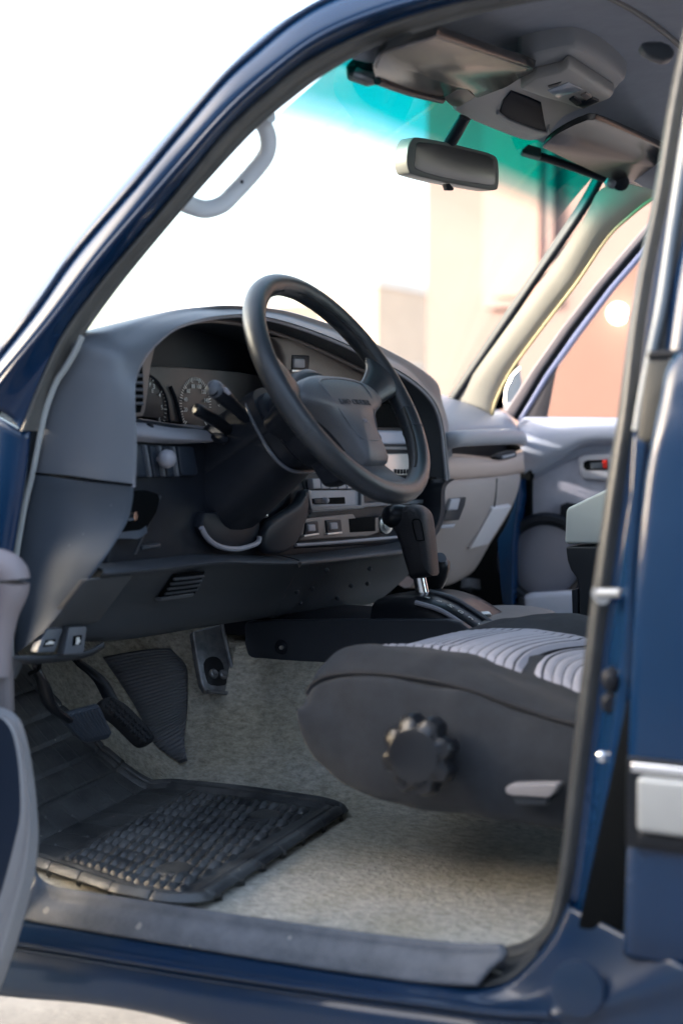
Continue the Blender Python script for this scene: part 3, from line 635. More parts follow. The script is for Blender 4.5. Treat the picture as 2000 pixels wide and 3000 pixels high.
tc_ = P(435, 1192, X=CX-.002)
bm = bmesh.new()
for k in range(31): tick(tc_, R(150-230*k/30), .040 if k % 5 == 0 else .0425, .047, .0008 if k % 5 == 0 else .0005)
finish(bm, 'dial_marks', WHITE, cl)
for k, s in enumerate('1234567'):
    ang = R(135-34*k); p = tc_+(gx*math.cos(ang)+gz*math.sin(ang))*.033+V((-.001, 0, 0)); text('numeral', s, .010, p, gx, gz, WHITE, cl)
rc = P(665, 1215, X=CX-.002)
bm = bmesh.new()
for k in range(14): tick(rc, R(150-110*k/13), .026, .031, .0008)
finish(bm, 'dial_marks', WHITE, cl)
for s, px, py in (('F', 440, 1128), ('E', 447, 1145), ('C', 690, 1205)): text('numeral', s, .009, P(px, py, X=CX-.003), gx, gz, WHITE, cl)
tube('dial_edge', [P(x, y, X=CX-.003) for x, y in ((432,1095),(462,1120),(486,1165),(497,1236))], .0022, BLACK, cl, smooth=5, ns=6)
tube('dial_edge', [P(x, y, X=CX-.003) for x, y in ((500,1133),(515,1170),(526,1215),(531,1238))], .0030, BLACK, cl, smooth=5, ns=6)
# ledge under the gauges
le = [[P(x, y, X=xx) for x, y in pts] for pts, xx in (
    ([(385,1226),(430,1228),(500,1240),(580,1246),(660,1262)], .235), ([(385,1236),(430,1240),(500,1252),(580,1258),(655,1272)], .185),
    ([(388,1268),(430,1272),(500,1282),(580,1288),(640,1290)], .165), ([(390,1292),(430,1296),(500,1300),(580,1298),(625,1296)], .178))]
loft('dash_ledge', le, GREYL, DASH, nu=4, nv=4)
lathe('knob', [(-.004, .006), (.002, .006), (.003, .003)], P(440, 1250, X=.178), (-1, 0, .2), BLACK, DASH, ns=12)
# blanked switch row
for q in ([(398,1300),(432,1304),(448,1398),(402,1398)], [(440,1304),(474,1306),(488,1396),(455,1398)], [(480,1306),(514,1308),(528,1396),(495,1398)], [(522,1306),(568,1308),(582,1384),(576,1394),(540,1394),(532,1380)]):
    s = prism('switch_blank', PS(q, X=.176), (.012, 0, 0), mat('switch_navy', (.022, .030, .045), .4), DASH, .003)
for q in ([(425,1302),(432,1304),(448,1398),(441,1398)], [(468,1306),(474,1306),(488,1396),(481,1396)], [(507,1308),(514,1308),(528,1396),(521,1396)]):
    prism('switch_divider', PS(q, X=.170), (.012, 0, 0), GREY, DASH, .0015)
lathe('pull_knob', [(-.02, .003), (0, .004), (.006, .011), (.014, .0135), (.021, .0115), (.025, .006), (.0255, .001)], P(468, 1345, X=.172), (-1, .15, .05), GREYL, DASH, ns=20)
# fuse flap with ignition pocket
prism('lever_pocket', PS([(392,1440),(430,1436),(462,1446),(470,1462),(460,1500),(430,1550),(400,1580),(340,1576),(372,1530)], X=.178), (.01, 0, 0), DARK, DASH, .002)
loft('lever_pocket_lip', [[P(x, y, X=.176) for x, y in ((352,1560),(380,1556),(410,1552),(428,1540))], [P(x, y, X=.165) for x, y in ((344,1578),(380,1578),(405,1578),(432,1560))]], GREY, DASH, nu=4)
tube('lever', [P(378,1515,X=.17), P(388,1512,X=.165), P(398,1512,X=.160)], .006, CHROME, DASH, smooth=2)
prism('panel_seam', PS([(470,1450),(474,1455),(400,1625),(394,1624)], X=.1835), (.004, 0, 0), GREYD, DASH, .0005)
prism('small_latch', PS([(420,1598),(470,1590),(474,1604),(418,1612)], X=.181), (.01, 0, 0), GREYD, DASH, .002)
# end panel, lower half, and knee panel
e1 = [P(x, y, Y=.735) for x, y in ((104,1390),(90,1430),(75,1490),(60,1570),(47,1650),(36,1740),(33,1830),(34,1925))]
e3 = [P(391,1425,X=.132), P(388,1470,X=.135), P(376,1520,X=.14), P(350,1568,X=.145), P(308,1632,X=.15), P(252,1708,X=.175), P(196,1772,X=.205), P(128,1850,X=.235)]
e2 = [a*.45+b*.55+V((-.008, .010, .0)) for a, b in zip(e1, e3)]
loft('end_panel', [e1, e2, [a*.1+b*.9+V((-.004,.006,0)) for a, b in zip(e1, e3)], e3, [p+V((.04, -.012, 0)) for p in e3]], mat('matte_grey_plastic', (.052, .065, .084), .6, var=.08, vscale=7, bump=.15, bscale=800, spec=.2), DASH, nu=5, nv=4)
tube('panel_seam', [P(x, y, X=xx)+V((-.001,.002,0)) for x, y, xx in ((106,1387,.255),(200,1396,.20),(300,1410,.158),(391,1421,.132))], .0018, DARK, DASH, smooth=4, ns=8)
kx = lambda t: .15+.13*t
k1 = [P(x, y, X=.150) for x, y in ((300,1668),(330,1668),(480,1654),(640,1637),(760,1640),(872,1642))]
k1b = [P(x, y, X=.142) for x, y in ((298,1682),(330,1682),(480,1668),(640,1650),(760,1652),(872,1654))]
k2 = [P(x, y, X=.165) for x, y in ((285,1700),(330,1700),(480,1690),(640,1672),(760,1670),(872,1668))]
k3 = [P(x, y, X=.215) for x, y in ((215,1775),(300,1775),(440,1765),(600,1745),(740,1735),(840,1728))]
k4 = [P(x, y, X=.265) for x, y in ((150,1868),(270,1880),(400,1870),(570,1842),(700,1822),(800,1808))]
knee = loft('knee_panel', [[p+V((.03, 0, .006)) for p in k1], k1, k1b, k2, k3, k4, [p+V((.06, 0, .03)) for p in k4]], GREYD, DASH, nu=5, nv=4)
q1 = [P(x, y, X=xx) for x, y, xx in ((874,1640,.150),(960,1632,.150),(1060,1620,.150),(1160,1608,.150),(1240,1590,.155))]
q1b = [p+V((-.006, 0, -.008)) for p in q1]
q2 = [P(x, y, X=xx) for x, y, xx in ((872,1668,.165),(960,1660,.165),(1060,1648,.165),(1160,1640,.165),(1238,1625,.168))]
q3 = [P(x, y, X=xx) for x, y, xx in ((842,1728,.215),(930,1722,.215),(1020,1712,.215),(1110,1700,.215),(1190,1690,.215))]
q4 = [P(x, y, X=xx) for x, y, xx in ((795,1812,.262),(870,1802,.262),(950,1792,.262),(1020,1780,.262),(1085,1770,.262))]
loft('knee_panel', [[p+V((.03, 0, .006)) for p in q1], q1, q1b, q2, q3, q4, [p+V((.05, 0, .03)) for p in q4]], GREYD, DASH, nu=5, nv=4)
bm = bmesh.new()
for x, y in ((958,1672),(1084,1668),(1030,1718),(915,1725),(990,1755),(880,1768),(1078,1712),(870,1735)): lathebm(bm, [(-.004, .004), (.0015, .0036), (.003, .0015)], P(x, y, X=float(np.interp(y, [1640,1668,1728,1812], [.148,.163,.213,.26]))), (-.8, .1, -.5), 8)
finish(bm, 'stud', GREYD, knee)
kn = lambda y: float(np.interp(y, [1668,1700,1775,1870], [.146,.163,.213,.262]))
vent = prism('air_vent', [P(x, y, X=kn(y)-.002) for x, y in ((520,1682),(602,1674),(572,1740),(476,1752))], V((.01, 0, 0)), DARK, DASH, .001)
bm = bmesh.new()
for f in (.22, .42, .62, .82):
    a = V((520,1682))*(1-f)+V((476,1752))*f; b = V((602,1674))*(1-f)+V((572,1740))*f
    tubebm(bm, [P(a[0], a[1], X=kn(a[1])-.002), P(b[0], b[1], X=kn(b[1])-.002)], .0024, ns=6, smooth=1)
finish(bm, 'vane', GREYD, vent)
prism('vent_lip', [P(x, y, X=kn(y)-.006) for x, y in ((470,1752),(572,1738),(566,1748),(474,1762))], V((.012, 0, 0)), GREY, vent, .002)
wv = mat('ribbed_grille', (.085, .092, .102), .6)
tt = wv.node_tree; wn = tt.nodes.new('ShaderNodeTexWave'); wn.inputs['Scale'].default_value = 190; wn.bands_direction = 'Z'
tcn = tt.nodes.new('ShaderNodeTexCoord'); bpn = tt.nodes.new('ShaderNodeBump'); bpn.inputs['Strength'].default_value = .9; bpn.inputs['Distance'].default_value = .002
tt.links.new(tcn.outputs['Object'], wn.inputs['Vector']); tt.links.new(wn.outputs['Fac'], bpn.inputs['Height']); tt.links.new(bpn.outputs[0], tt.nodes['Principled BSDF'].inputs['Normal'])
prism('speaker_grille', [P(x, y, X=kn(y)-.006) for x, y in ((256,1698),(391,1686),(290,1822),(270,1830),(142,1836))], V((.012, 0, .0)), wv, DASH, .002)
# release levers with pictograms
lv1 = prism('release_lever', PS([(136,1842),(187,1841),(164,1906),(158,1913),(108,1914)], X=.236), (.02, -.008, 0), GREY, DASH, .003)
lv2 = prism('release_lever', PS([(203,1838),(252,1835),(255,1842),(247,1908),(240,1916),(188,1920)], X=.226), (.02, -.008, 0), GREY, DASH, .004)
prism('pictogram_plate', PS([(137,1876),(165,1873),(156,1893),(128,1896)], X=.234), (.003, 0, 0), DARK, lv1, .0005)
prism('pictogram_plate', PS([(218,1864),(241,1861),(238,1888),(215,1892)], X=.224), (.003, 0, 0), DARK, lv2, .0005)
prism('car_pictogram', PS([(133,1889),(137,1884),(142,1883),(144,1879),(152,1878),(155,1881),(160,1881),(157,1887)], X=.233), (.002, 0, 0), WHITE, lv1, 0)
prism('pump_pictogram', PS([(223,1889),(225,1868),(233,1867),(233,1874),(236,1876),(234,1884),(232,1880),(231,1888)], X=.223), (.002, 0, 0), WHITE, lv2, 0)
loft('panel_foot', [[P(x, y, X=.245) for x, y in ((36,1922),(150,1918),(255,1905),(300,1880))], [P(x, y, X=.26) for x, y in ((70,1940),(160,1934),(250,1920),(300,1892))]], GREYD, DASH, nu=3, thick=.004)
loft('panel_foot', [[P(x, y, Y=.73) for x, y in ((34,1905),(36,1950),(40,1985))], [P(x, y, Y=.715) for x, y in ((70,1930),(62,1960),(46,1990))]], GREY, DASH, nu=3, thick=.004)
# centre stack
SX = .176
stack = prism('centre_stack', PS([(845,1262),(1250,1225),(1262,1400),(1255,1480),(1225,1545),(1140,1595),(862,1610),(880,1560),(912,1500)], X=SX+.006), (.02, 0, 0), BLACK, DASH, .006)
prism('trim_panel', PS([(1010,1258),(1205,1262),(1215,1302),(1012,1302)], X=SX), (.015, 0, 0), mat('lilac_plastic', (.42, .45, .56), .25), stack, .006)
prism('slot', PS([(1120,1308),(1205,1308),(1207,1318),(1120,1318)], X=SX), (.01, 0, 0), GREY, stack, .001)
radio = prism('radio', PS([(1080,1330),(1215,1328),(1222,1392),(1080,1394)], X=SX-.004), (.02, 0, 0), mat('radio_face', (.72, .70, .68), .18, metal=.3), DASH, .003)
bm = bmesh.new()
for k in range(7): boxbm(bm, P(1158+9*k, 1381, X=SX-.005), (.002, 0, 0), (0, .0028, 0), (0, 0, .0042), .001)
finish(bm, 'key', BLACK, radio)
hv = prism('heater_panel', PS([(904,1436),(1055,1434),(1058,1492),(915,1502)], X=SX-.002), (.015, 0, 0), GREYL, DASH, .003)
prism('slider_slot', PS([(920,1460),(1010,1456),(1012,1476),(922,1478)], X=SX-.003), (.006, 0, 0), DARK, hv, .001)
prism('slider', PS([(920,1461),(944,1460),(946,1475),(922,1476)], X=SX-.010), (.008, 0, 0), BLACK, hv, .002)
lathe('slider_tip', [(-.002, .005), (.006, .005), (.008, .003)], P(950,1466,X=SX-.008), (-1, 0, 0), GREYL, hv, ns=12)
for k in range(6):
    x = 916+24.5*k
    prism('heater_button', PS([(x,1403),(x+22,1401),(x+25,1431),(x+3,1433)], X=SX-.006), (.012, 0, 0), GREYL, hv, .002)
for k in range(2):
    x = 958+26*k; prism('heater_button', PS([(x,1378),(x+22,1376),(x+25,1392),(x+3,1394)], X=SX-.006), (.012, 0, 0), GREY, hv, .002)
prism('stack_frame', PS([(902,1436),(910,1434),(917,1484),(1058,1480),(1058,1436),(1064,1436),(1068,1474),(1258,1462),(1258,1474),(1068,1486),(1066,1490),(916,1496),(911,1490)], X=SX-.008), (.012, 0, 0), GREY, stack, .0015)
tanp = prism('trim_panel', PS([(895,1518),(1035,1504),(1045,1520),(1110,1516),(1112,1560),(1078,1572),(880,1584)], X=SX-.003), (.012, 0, 0), TAN, stack, .003)
for q in ([(898,1532),(932,1526),(935,1566),(892,1572)], [(955,1524),(999,1522),(1003,1562),(960,1566)]):
    s = prism('rocker_switch', PS(q, X=SX-.006), (.01, 0, 0), BLACK, DASH, .002)
    c = V(q).mean(0); prism('rocker', PS([(c[0]-11,c[1]-12),(c[0]+10,c[1]-13),(c[0]+12,c[1]+7),(c[0]-9,c[1]+8)], X=SX-.009), (.008, 0, 0), GREYL, s, .002)
    prism('switch_frame', PS([(q[3][0],q[3][1]-4),(q[2][0],q[2][1]-5),(q[2][0],q[2][1]+1),(q[3][0],q[3][1]+2)], X=SX-.009), (.006, 0, 0), ALU, s, .001)
prism('ashtray_opening', PS([(1022,1520),(1100,1514),(1100,1556),(1026,1560)], X=SX-.004), (.008, 0, 0), DARK, stack, .001)
lathe('lighter_socket', [(-.004, .017), (.006, .017), (.008, .011), (.010, .011), (.012, .004)], P(1125,1536,X=SX-.004), (-1, .3, 0), ALU, stack, ns=20)
tube('chrome_line', [P(866,1597,X=SX-.012), P(960,1591,X=SX-.012), P(1160,1574,X=SX-.012)], .0028, GREYL, stack, smooth=3, ns=8)
prism('screen_recess', PS([(1085,1180),(1200,1190),(1205,1252),(1088,1252)], X=SX+.002), (.01, 0, 0), DARK, stack, .003)
# right flank of the arch down to the tunnel
ra_ = [P(x, y, X=.132) for x, y in ((1310,1404),(1294,1430),(1290,1500),(1276,1545),(1240,1590))]
rb_ = [P(x, y, X=.150) for x, y in ((1330,1404),(1300,1430),(1300,1500),(1286,1552),(1250,1605))]
loft('stack_edge', [[p+V((.05,.0,0)) for p in ra_], ra_, rb_, [p+V((.04,-.01,0)) for p in rb_]], BLACK, DASH, nu=4, nv=3)

# --- passenger side of the dash
pa = [[P(x, y, X=xx) for x, y in pts] for pts, xx in (
    ([(1225,1150),(1300,1158),(1370,1172),(1430,1192),(1475,1206),(1500,1225)], .40),
    ([(1262,1170),(1320,1172),(1390,1184),(1445,1203),(1490,1222),(1512,1246)], .27),
    ([(1285,1215),(1340,1215),(1400,1220),(1455,1228),(1500,1240),(1520,1262)], .20),
    ([(1292,1265),(1340,1264),(1400,1262),(1455,1262),(1500,1262),(1524,1272)], .165),
    ([(1300,1310),(1340,1306),(1400,1302),(1455,1300),(1500,1298),(1530,1300)], .185))]
pdash = loft('dash_top', pa, GREYL, DASH, nu=5, nv=4)
pb = [p+V((.35, .0, -.02)) for p in pa[0]]
loft('dash_top', [pb, pa[0]], GREYD, DASH, nu=5)
prism('defroster_slot', PS([(1438,1240),(1475,1238),(1492,1244),(1505,1256),(1488,1256),(1474,1246),(1442,1248)], X=.196), (.004, 0, 0), BLACK, DASH, .0008)
tube('grab_bar', [P(1296,1305,X=.16), P(1312,1292,X=.14), P(1345,1285,X=.125), P(1420,1281,X=.12), P(1490,1279,X=.125), P(1520,1282,X=.135), P(1528,1292,X=.16)], [.017, .0165, .016, .016, .016, .015, .012], GREYL, DASH, smooth=5, ns=16)
prism('glove_tray', PS([(1296,1302),(1520,1298),(1524,1345),(1296,1350)], X=.215), (.02, 0, 0), mat('tray_shade', (.012, .014, .02), .6, spec=.1), DASH, .002)  # blackened to give the deep shading below the grab bar
tr1 = [[P(x, y, X=xx) for x, y in pts] for pts, xx in (
    ([(1296,1328),(1350,1330),(1410,1336),(1450,1338),(1480,1330),(1510,1322)], .205),
    ([(1298,1340),(1350,1340),(1410,1344),(1450,1346),(1485,1336),(1530,1318)], .16),
    ([(1302,1365),(1350,1365),(1410,1363),(1450,1362),(1490,1358),(1534,1350)], .145),
    ([(1306,1402),(1350,1400),(1410,1396),(1450,1393),(1490,1388),(1536,1380)], .15),
    ([(1306,1408),(1350,1406),(1410,1402),(1450,1399),(1490,1394),(1530,1386)], .175))]
loft('tray_front', tr1, mat('sunlit_tray_plastic', (.42, .32, .285), .42, var=.04, bump=.1, bscale=900), DASH, nu=4, nv=4)  # peach sunlight on the tray front is put into its colour
av2 = prism('air_vent', PS([(1456,1338),(1480,1326),(1512,1318),(1514,1345),(1470,1348)], X=.15), (.02, 0, 0), BLACK, DASH, .003)
tube('vane', [P(1470,1340,X=.149), P(1505,1332,X=.149)], .003, GREYL, av2, smooth=1, ns=8)
gl1 = [P(x, y, X=xx) for x, y, xx in ((1292,1412,.150),(1360,1408,.150),(1450,1401,.150),(1524,1390,.152))]
gl2 = [P(x, y, X=xx) for x, y, xx in ((1288,1500,.155),(1355,1495,.155),(1440,1490,.158),(1500,1482,.163))]
gl3 = [P(x, y, X=xx) for x, y, xx in ((1262,1590,.20),(1310,1600,.20),(1385,1600,.20),(1435,1592,.20))]
gl4 = [P(x, y, X=xx) for x, y, xx in ((1200,1720,.27),(1260,1720,.27),(1320,1712,.27),(1374,1684,.27))]
glove = loft('glovebox', [[p+V((.03,0,0)) for p in gl1], gl1, gl2, gl3, gl4, [p+V((.05, 0, .02)) for p in gl4]], mat('sunlit_glovebox_plastic', (.30, .255, .245), .45, var=.04, bump=.1, bscale=900), DASH, nu=5, nv=4)  # colour lightened and warmed to show the sun on the passenger side
tube('panel_seam', [P(1455,1402,X=.148), P(1452,1450,X=.15), P(1447,1490,X=.155)], .0015, GREYD, glove, smooth=3, ns=6)
lat = prism('latch_recess', PS([(1318,1460),(1366,1456),(1362,1480),(1345,1524),(1300,1526)], X=.146), (.012, 0, 0), BLACK, glove, .002)
prism('latch', PS([(1322,1461),(1350,1459),(1341,1494),(1313,1496)], X=.142), (.012, 0, 0), GREYL, glove, .003)
prism('latch_lip', PS([(1282,1540),(1336,1534),(1330,1546),(1282,1550)], X=.148), (.012, 0, 0), GREYL, glove, .002)
prism('kick_trim', [P(1444,1490,X=.150), P(1500,1483,X=.152), P(1430,1596,X=.190), P(1376,1610,X=.195)], (.012, .0, .008), mat('ribbed_lilac', (.5, .47, .5), .5), DASH, .003)
# blue jamb and dark footwell on the far side
prism('passenger_jamb', PS([(1515,1400),(1500,1490),(1478,1545),(1455,1580),(1462,1700),(1475,1800),(1500,1830),(1502,1600),(1520,1450)], Y=-.745), (0, -.05, 0), PAINT, CAR, .004)
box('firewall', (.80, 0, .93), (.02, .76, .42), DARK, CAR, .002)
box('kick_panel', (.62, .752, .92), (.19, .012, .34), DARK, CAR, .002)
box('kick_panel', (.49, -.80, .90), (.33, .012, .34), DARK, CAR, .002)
box('kick_panel', (.365, .762, 1.08), (.062, .008, .17), DARK, CAR, .002)  # hidden extra panel, added to stop sun leaking in beside the dash
box('heater_box', (.42, -.12, .93), (.06, .16, .07), BLACK, CAR, .015)
tube('air_duct', [P(1385,1700,X=.30), P(1380,1750,X=.30), P(1385,1780,X=.30)], .025, mat('grey_duct', (.09, .10, .12), .4), CAR, smooth=2)
prism('bracket', PS([(1000,1790),(1060,1770),(1122,1768),(1120,1790),(1000,1796)], X=.31), (.02, 0, 0), TAN, CAR, .003)
tube('copper_pipe', [P(760,1812,X=.35), P(850,1802,X=.33), P(930,1794,X=.33), P(948,1800,X=.34)], .010, COPPER, CAR, smooth=4)

# ------------------------------------------------------------------ steering wheel and column
TH = R(32); n_ = V((-math.cos(TH), 0, math.sin(TH))); e_x = V((0, -1, 0)); e_y = V((math.sin(TH), 0, math.cos(TH)))
def wp(a, b, off=0.0): return WHEEL+e_x*a+e_y*b+n_*off
SW = bpy.data.objects.new('steering_wheel', None); COL.objects.link(SW); SW.parent = CAR
bm = bmesh.new(); N = 160
ring = [wp(.181*math.cos(2*math.pi*k/N), .181*math.sin(2*math.pi*k/N)) for k in range(N)]
rings = []
for k in range(N):
    a = 2*math.pi*k/N; d = e_x*math.cos(a)+e_y*math.sin(a); dg = math.degrees(a) % 360
    grip = .0010*math.sin(a*22) if (25 < dg < 80 or 100 < dg < 155) else 0.0
    rings.append([bm.verts.new(WHEEL+d*(.181+(.0158+(grip if math.cos(q) < 0 else 0))*math.cos(q))+n_*.0168*math.sin(q)) for q in [2*math.pi*j/20 for j in range(20)]])
for k in range(N):
    A_, B_ = rings[k], rings[(k+1) % N]
    for j in range(20): bm.faces.new((A_[j], A_[(j+1) % 20], B_[(j+1) % 20], B_[j]))
rim = finish(bm, 'rim', LEATH, SW)
bm = bmesh.new()
for a in list(np.arange(18, 82, .85))+list(np.arange(302, 348, .85))+list(np.arange(98, 162, .85)):
    a = R(a); d = e_x*math.cos(a)+e_y*math.sin(a); tg = -e_x*math.sin(a)+e_y*math.cos(a)
    c = WHEEL+d*(.181-.0150)+n_*.0065
    boxbm(bm, c, tg*.0007+n_*.0011, d*.0010, n_*.0008-tg*.0005)
finish(bm, 'stitching', mat('stitch_thread', (.05, .05, .05), .7), rim)
bm = bmesh.new()
for a in (204, 336, 348):
    a = R(a); d = e_x*math.cos(a)+e_y*math.sin(a)
    lp = [WHEEL+d*(.181+.0161*math.cos(q))+n_*.0171*math.sin(q) for q in np.linspace(0, 2*math.pi, 24, endpoint=False)]
    tubebm(bm, lp, .0007, ns=5, smooth=1, closed=True, up=(1, .3, .2))
finish(bm, 'seam', GREYD, rim)
# spokes
for s in (-1, 1):
    tube('spoke', [wp(s*.075, -.012, -.028), wp(s*.105, -.004, -.020), wp(s*.130, .006, -.012), wp(s*.152, .016, -.005), wp(s*.171, .026, 0)], [.014, .013, .013, .014, .012], LEATH, SW, rb=[.024, .022, .024, .030, .042], up=e_y, smooth=5, ns=20)
tube('lower_spoke', [wp(0, -.095, -.030), wp(0, -.125, -.022), wp(0, -.150, -.012), wp(0, -.168, -.003), wp(0, -.180, 0)], [.040, .044, .052, .064, .070], mat('spoke_grey', (.075, .08, .09), .45, bump=.1, bscale=900), SW, rb=[.016, .014, .012, .012, .010], up=n_, smooth=5, ns=20)
# hub pad
half = [(0,.024),(.045,.023),(.080,.018),(.108,.008),(.122,-.006),(.120,-.020),(.104,-.030),(.076,-.042),(.054,-.062),(.041,-.086),(.036,-.112),(.032,-.127),(.016,-.131)]
outl = half+[(0, -.1315)]+[(-a, b) for a, b in half[::-1][:-1]]
outl = [V((a, b, 0)) for a, b in outl]; oc_ = crs(outl, 4, True); ctr = V((0, -.045, 0))
bm = bmesh.new()
levels = [(.995, -.024), (1.0, -.016), (1.0, -.012), (.975, -.004), (.92, .001), (.75, .006), (.5, .009), (.25, .010), (.05, .0105)]
G = [[wp(*(ctr+(q-ctr)*s)[:2], off) for q in oc_] for s, off in levels]
vv = gridfaces(bm, G, True); bm.faces.new(vv[-1])
pad = finish(bm, 'hub_pad', mat('pad_plastic', (.10, .105, .118), .40, var=.06, vscale=14, bump=.12, bscale=900, spec=.45), SW, 60)
bm = bmesh.new(); vv = gridfaces(bm, [[wp(*(ctr+(q-ctr)*k)[:2], off) for q in oc_] for k, off in ((.86, -.085), (.93, -.06), (.97, -.03), (.975, -.02))], True); finish(bm, 'hub_skirt', BLACK, SW, 60)  # side wall of the pad, coloured black for its shaded side
cv = [(-.062,.006),(-.02,.012),(.02,.012),(.062,.006),(.066,-.015),(.052,-.045),(.036,-.076),(.028,-.092),(0,-.096),(-.028,-.092),(-.036,-.076),(-.052,-.045),(-.066,-.015)]
def padoff(a, b):
    v = V((a, b, 0))-ctr; best = 1.0
    # radial position inside the outline
    ang = math.atan2(v[1], v[0]); rr = np.linalg.norm(v)
    aa = [math.atan2((q-ctr)[1], (q-ctr)[0]) for q in oc_]; k = min(range(len(aa)), key=lambda i: abs((aa[i]-ang+math.pi) % (2*math.pi)-math.pi))
    f = rr/np.linalg.norm(oc_[k]-ctr)
    return float(np.interp(f, [.05, .25, .5, .75, .92, .975, 1.0], [.0105, .010, .009, .006, .001, -.004, -.012]))
tube('airbag_cover_seam', [wp(a, b, padoff(a, b)+.0002) for a, b in cv], .0011, GREY, pad, smooth=6, closed=True, ns=6)
for i, ch in enumerate('LAND CRUISER'):
    a = -.043+i*.0078
    if ch != ' ': text('lettering', ch, .0125, wp(a, -.032, padoff(a, -.032)+.0006), e_x, e_y, GREYD, pad, .0004)
text('lettering', 'SRS', .008, wp(.0, -.064, padoff(0, -.064)+.0006), e_x, e_y, GREYL, pad, .0003)
lathe('hub_base', [(-.10, .055), (-.09, .07), (-.05, .078), (-.03, .072), (-.022, .06)], wp(0, -.02), n_, BLACK, SW, ns=40)
# column
COLM = bpy.data.objects.new('steering_column', None); COL.objects.link(COLM); COLM.parent = CAR
def sect(s, hw, top, bot, k=3.2, lat=0):
    out = []
    for q in np.linspace(0, 2*math.pi, 28, endpoint=False):
        c, si = math.cos(q), math.sin(q); a = math.copysign(abs(c)**(2/k), c)*hw; b = math.copysign(abs(si)**(2/k), si); b = b*top if b > 0 else b*bot
        out.append(WHEEL-n_*s+e_x*(a+lat)+e_y*b)
    return out
bm = bmesh.new()
G = [sect(*q) for q in ((.088,.050,.040,.050),(.092,.064,.052,.064),(.11,.070,.056,.070),(.16,.074,.056,.078),(.22,.077,.054,.086),(.28,.080,.05,.094),(.34,.082,.045,.10))]
vv = gridfaces(bm, G, True); bm.faces.new(vv[0]); bm.faces.new(vv[-1])
shr = finish(bm, 'column_shroud', BLACK, COLM)
lp = [q+n_*.004 for q in sect(.118, .0755, .0600, .0755)]
tube('shroud_collar', lp[5:24], .0028, GREY, shr, smooth=2, ns=8)
G = [sect(*q) for q in ((.10,.0735,.064,.02),(.12,.0775,.0665,.02),(.19,.079,.066,.02),(.25,.08,.06,.02))]
bm = bmesh.new(); vv = gridfaces(bm, G, True); bm.faces.new(vv[0]); bm.faces.new(vv[-1]); finish(bm, 'upper_shroud', BLACK, COLM)
bm = bmesh.new()
for x, y in ((835,1370),(815,1428),(778,1510)): lathebm(bm, [(-.006, .004), (.001, .004), (.003, .002)], P(x, y, Y=.30), (-.7, .5, -.5), 10)
finish(bm, 'screw', ALU, shr)
s1 = [P(725,1232,Y=.44), P(695,1200,Y=.475), P(665,1172,Y=.505), P(640,1148,Y=.53), P(622,1136,Y=.545)]
st1 = tube('indicator_stalk', s1, [.006, .0085, .0115, .0125, .011], BLACK, COLM, smooth=4, ns=16)
lathe('stalk_end', [(-.012, .0115), (0, .0128), (.008, .011), (.012, .006), (.0128, .001)], P(630,1140,Y=.538), V(s1[-1]-s1[0]), GREY, st1, ns=20)
prism('stalk_mark', PS([(650,1132),(662,1136),(674,1152),(668,1158),(648,1142)], Y=.535), (0, -.004, 0), GREYL, st1, .001)
s2 = [P(672,1262,Y=.44), P(640,1238,Y=.475), P(606,1215,Y=.51), P(578,1200,Y=.535), P(570,1197,Y=.54)]
tube('wiper_stalk', s2, [.0085, .0095, .0098, .0095, .006], BLACKG, COLM, smooth=4, ns=16)
lathe('ignition_lock', [(-.02, .007), (.004, .008), (.008, .006), (.010, .004)], P(650,1285,Y=.46), (-.8, .4, -.1), BLACK, COLM, ns=20)
lathe('stalk_knob', [(-.02, .008), (0, .009), (.008, .006)], P(770,1152,Y=.33), (-.3, -.9, .3), GREYD, COLM, ns=14)
tube('knee_trim_lip', [P(x, y, X=.165) for x, y in ((590,1546),(604,1572),(628,1594),(660,1606),(700,1608),(738,1598),(756,1588),(760,1572))], .004, GREYL, DASH, smooth=5, ns=8)
prism('knee_trim', PS([(590,1545),(606,1572),(628,1594),(660,1606),(700,1608),(738,1598),(760,1586),(762,1560),(760,1500),(600,1500)], X=.17), (.015, 0, 0), BLACK, DASH, .003)
bm = bmesh.new()
knc = [(905,1430),(880,1470),(840,1500),(800,1525),(775,1560),(775,1610),(800,1625),(840,1620),(875,1590),(900,1530),(910,1480)]
prism('column_cover', PS(knc, X=.158), (.02, 0, 0), BLACK, DASH, .008, smooth=2)
bm.free()

# ------------------------------------------------------------------ floor, carpet, console, pedals
def cz(X, Y):
    z = .618+.042*min(1, max(0, (.72-Y)/.42)) if Y > 0 else .66
    z += .215*ss(.31, .10, Y) if Y > -.1 else .215*ss(-.32, -.14, Y)
    z += .42*(max(0, X-.36)/.36)**1.25
    return z
carp = bpy.data.materials.new('floor_carpet'); carp.use_nodes = True; t = carp.node_tree; b = t.nodes['Principled BSDF']; b.inputs['Roughness'].default_value = .95; b.inputs['Specular IOR Level'].default_value = .1
b.inputs['Sheen Weight'].default_value = .15
tc = t.nodes.new('ShaderNodeTexCoord'); mp = t.nodes.new('ShaderNodeMapping'); mp.inputs['Scale'].default_value = (.55, 1.0, 1)
n1 = t.nodes.new('ShaderNodeTexNoise'); n1.inputs['Scale'].default_value = 130; n1.inputs['Detail'].default_value = 5; n1.inputs['Roughness'].default_value = .7
n2 = t.nodes.new('ShaderNodeTexNoise'); n2.inputs['Scale'].default_value = 7; n2.inputs['Detail'].default_value = 4
r1_ = t.nodes.new('ShaderNodeValToRGB'); r1_.color_ramp.elements[0].position = .33; r1_.color_ramp.elements[1].position = .68
r1_.color_ramp.elements[0].color = (.29, .28, .24, 1); r1_.color_ramp.elements[1].color = (.60, .58, .51, 1)
r2_ = t.nodes.new('ShaderNodeValToRGB'); r2_.color_ramp.elements[0].position = .40; r2_.color_ramp.elements[1].position = .62
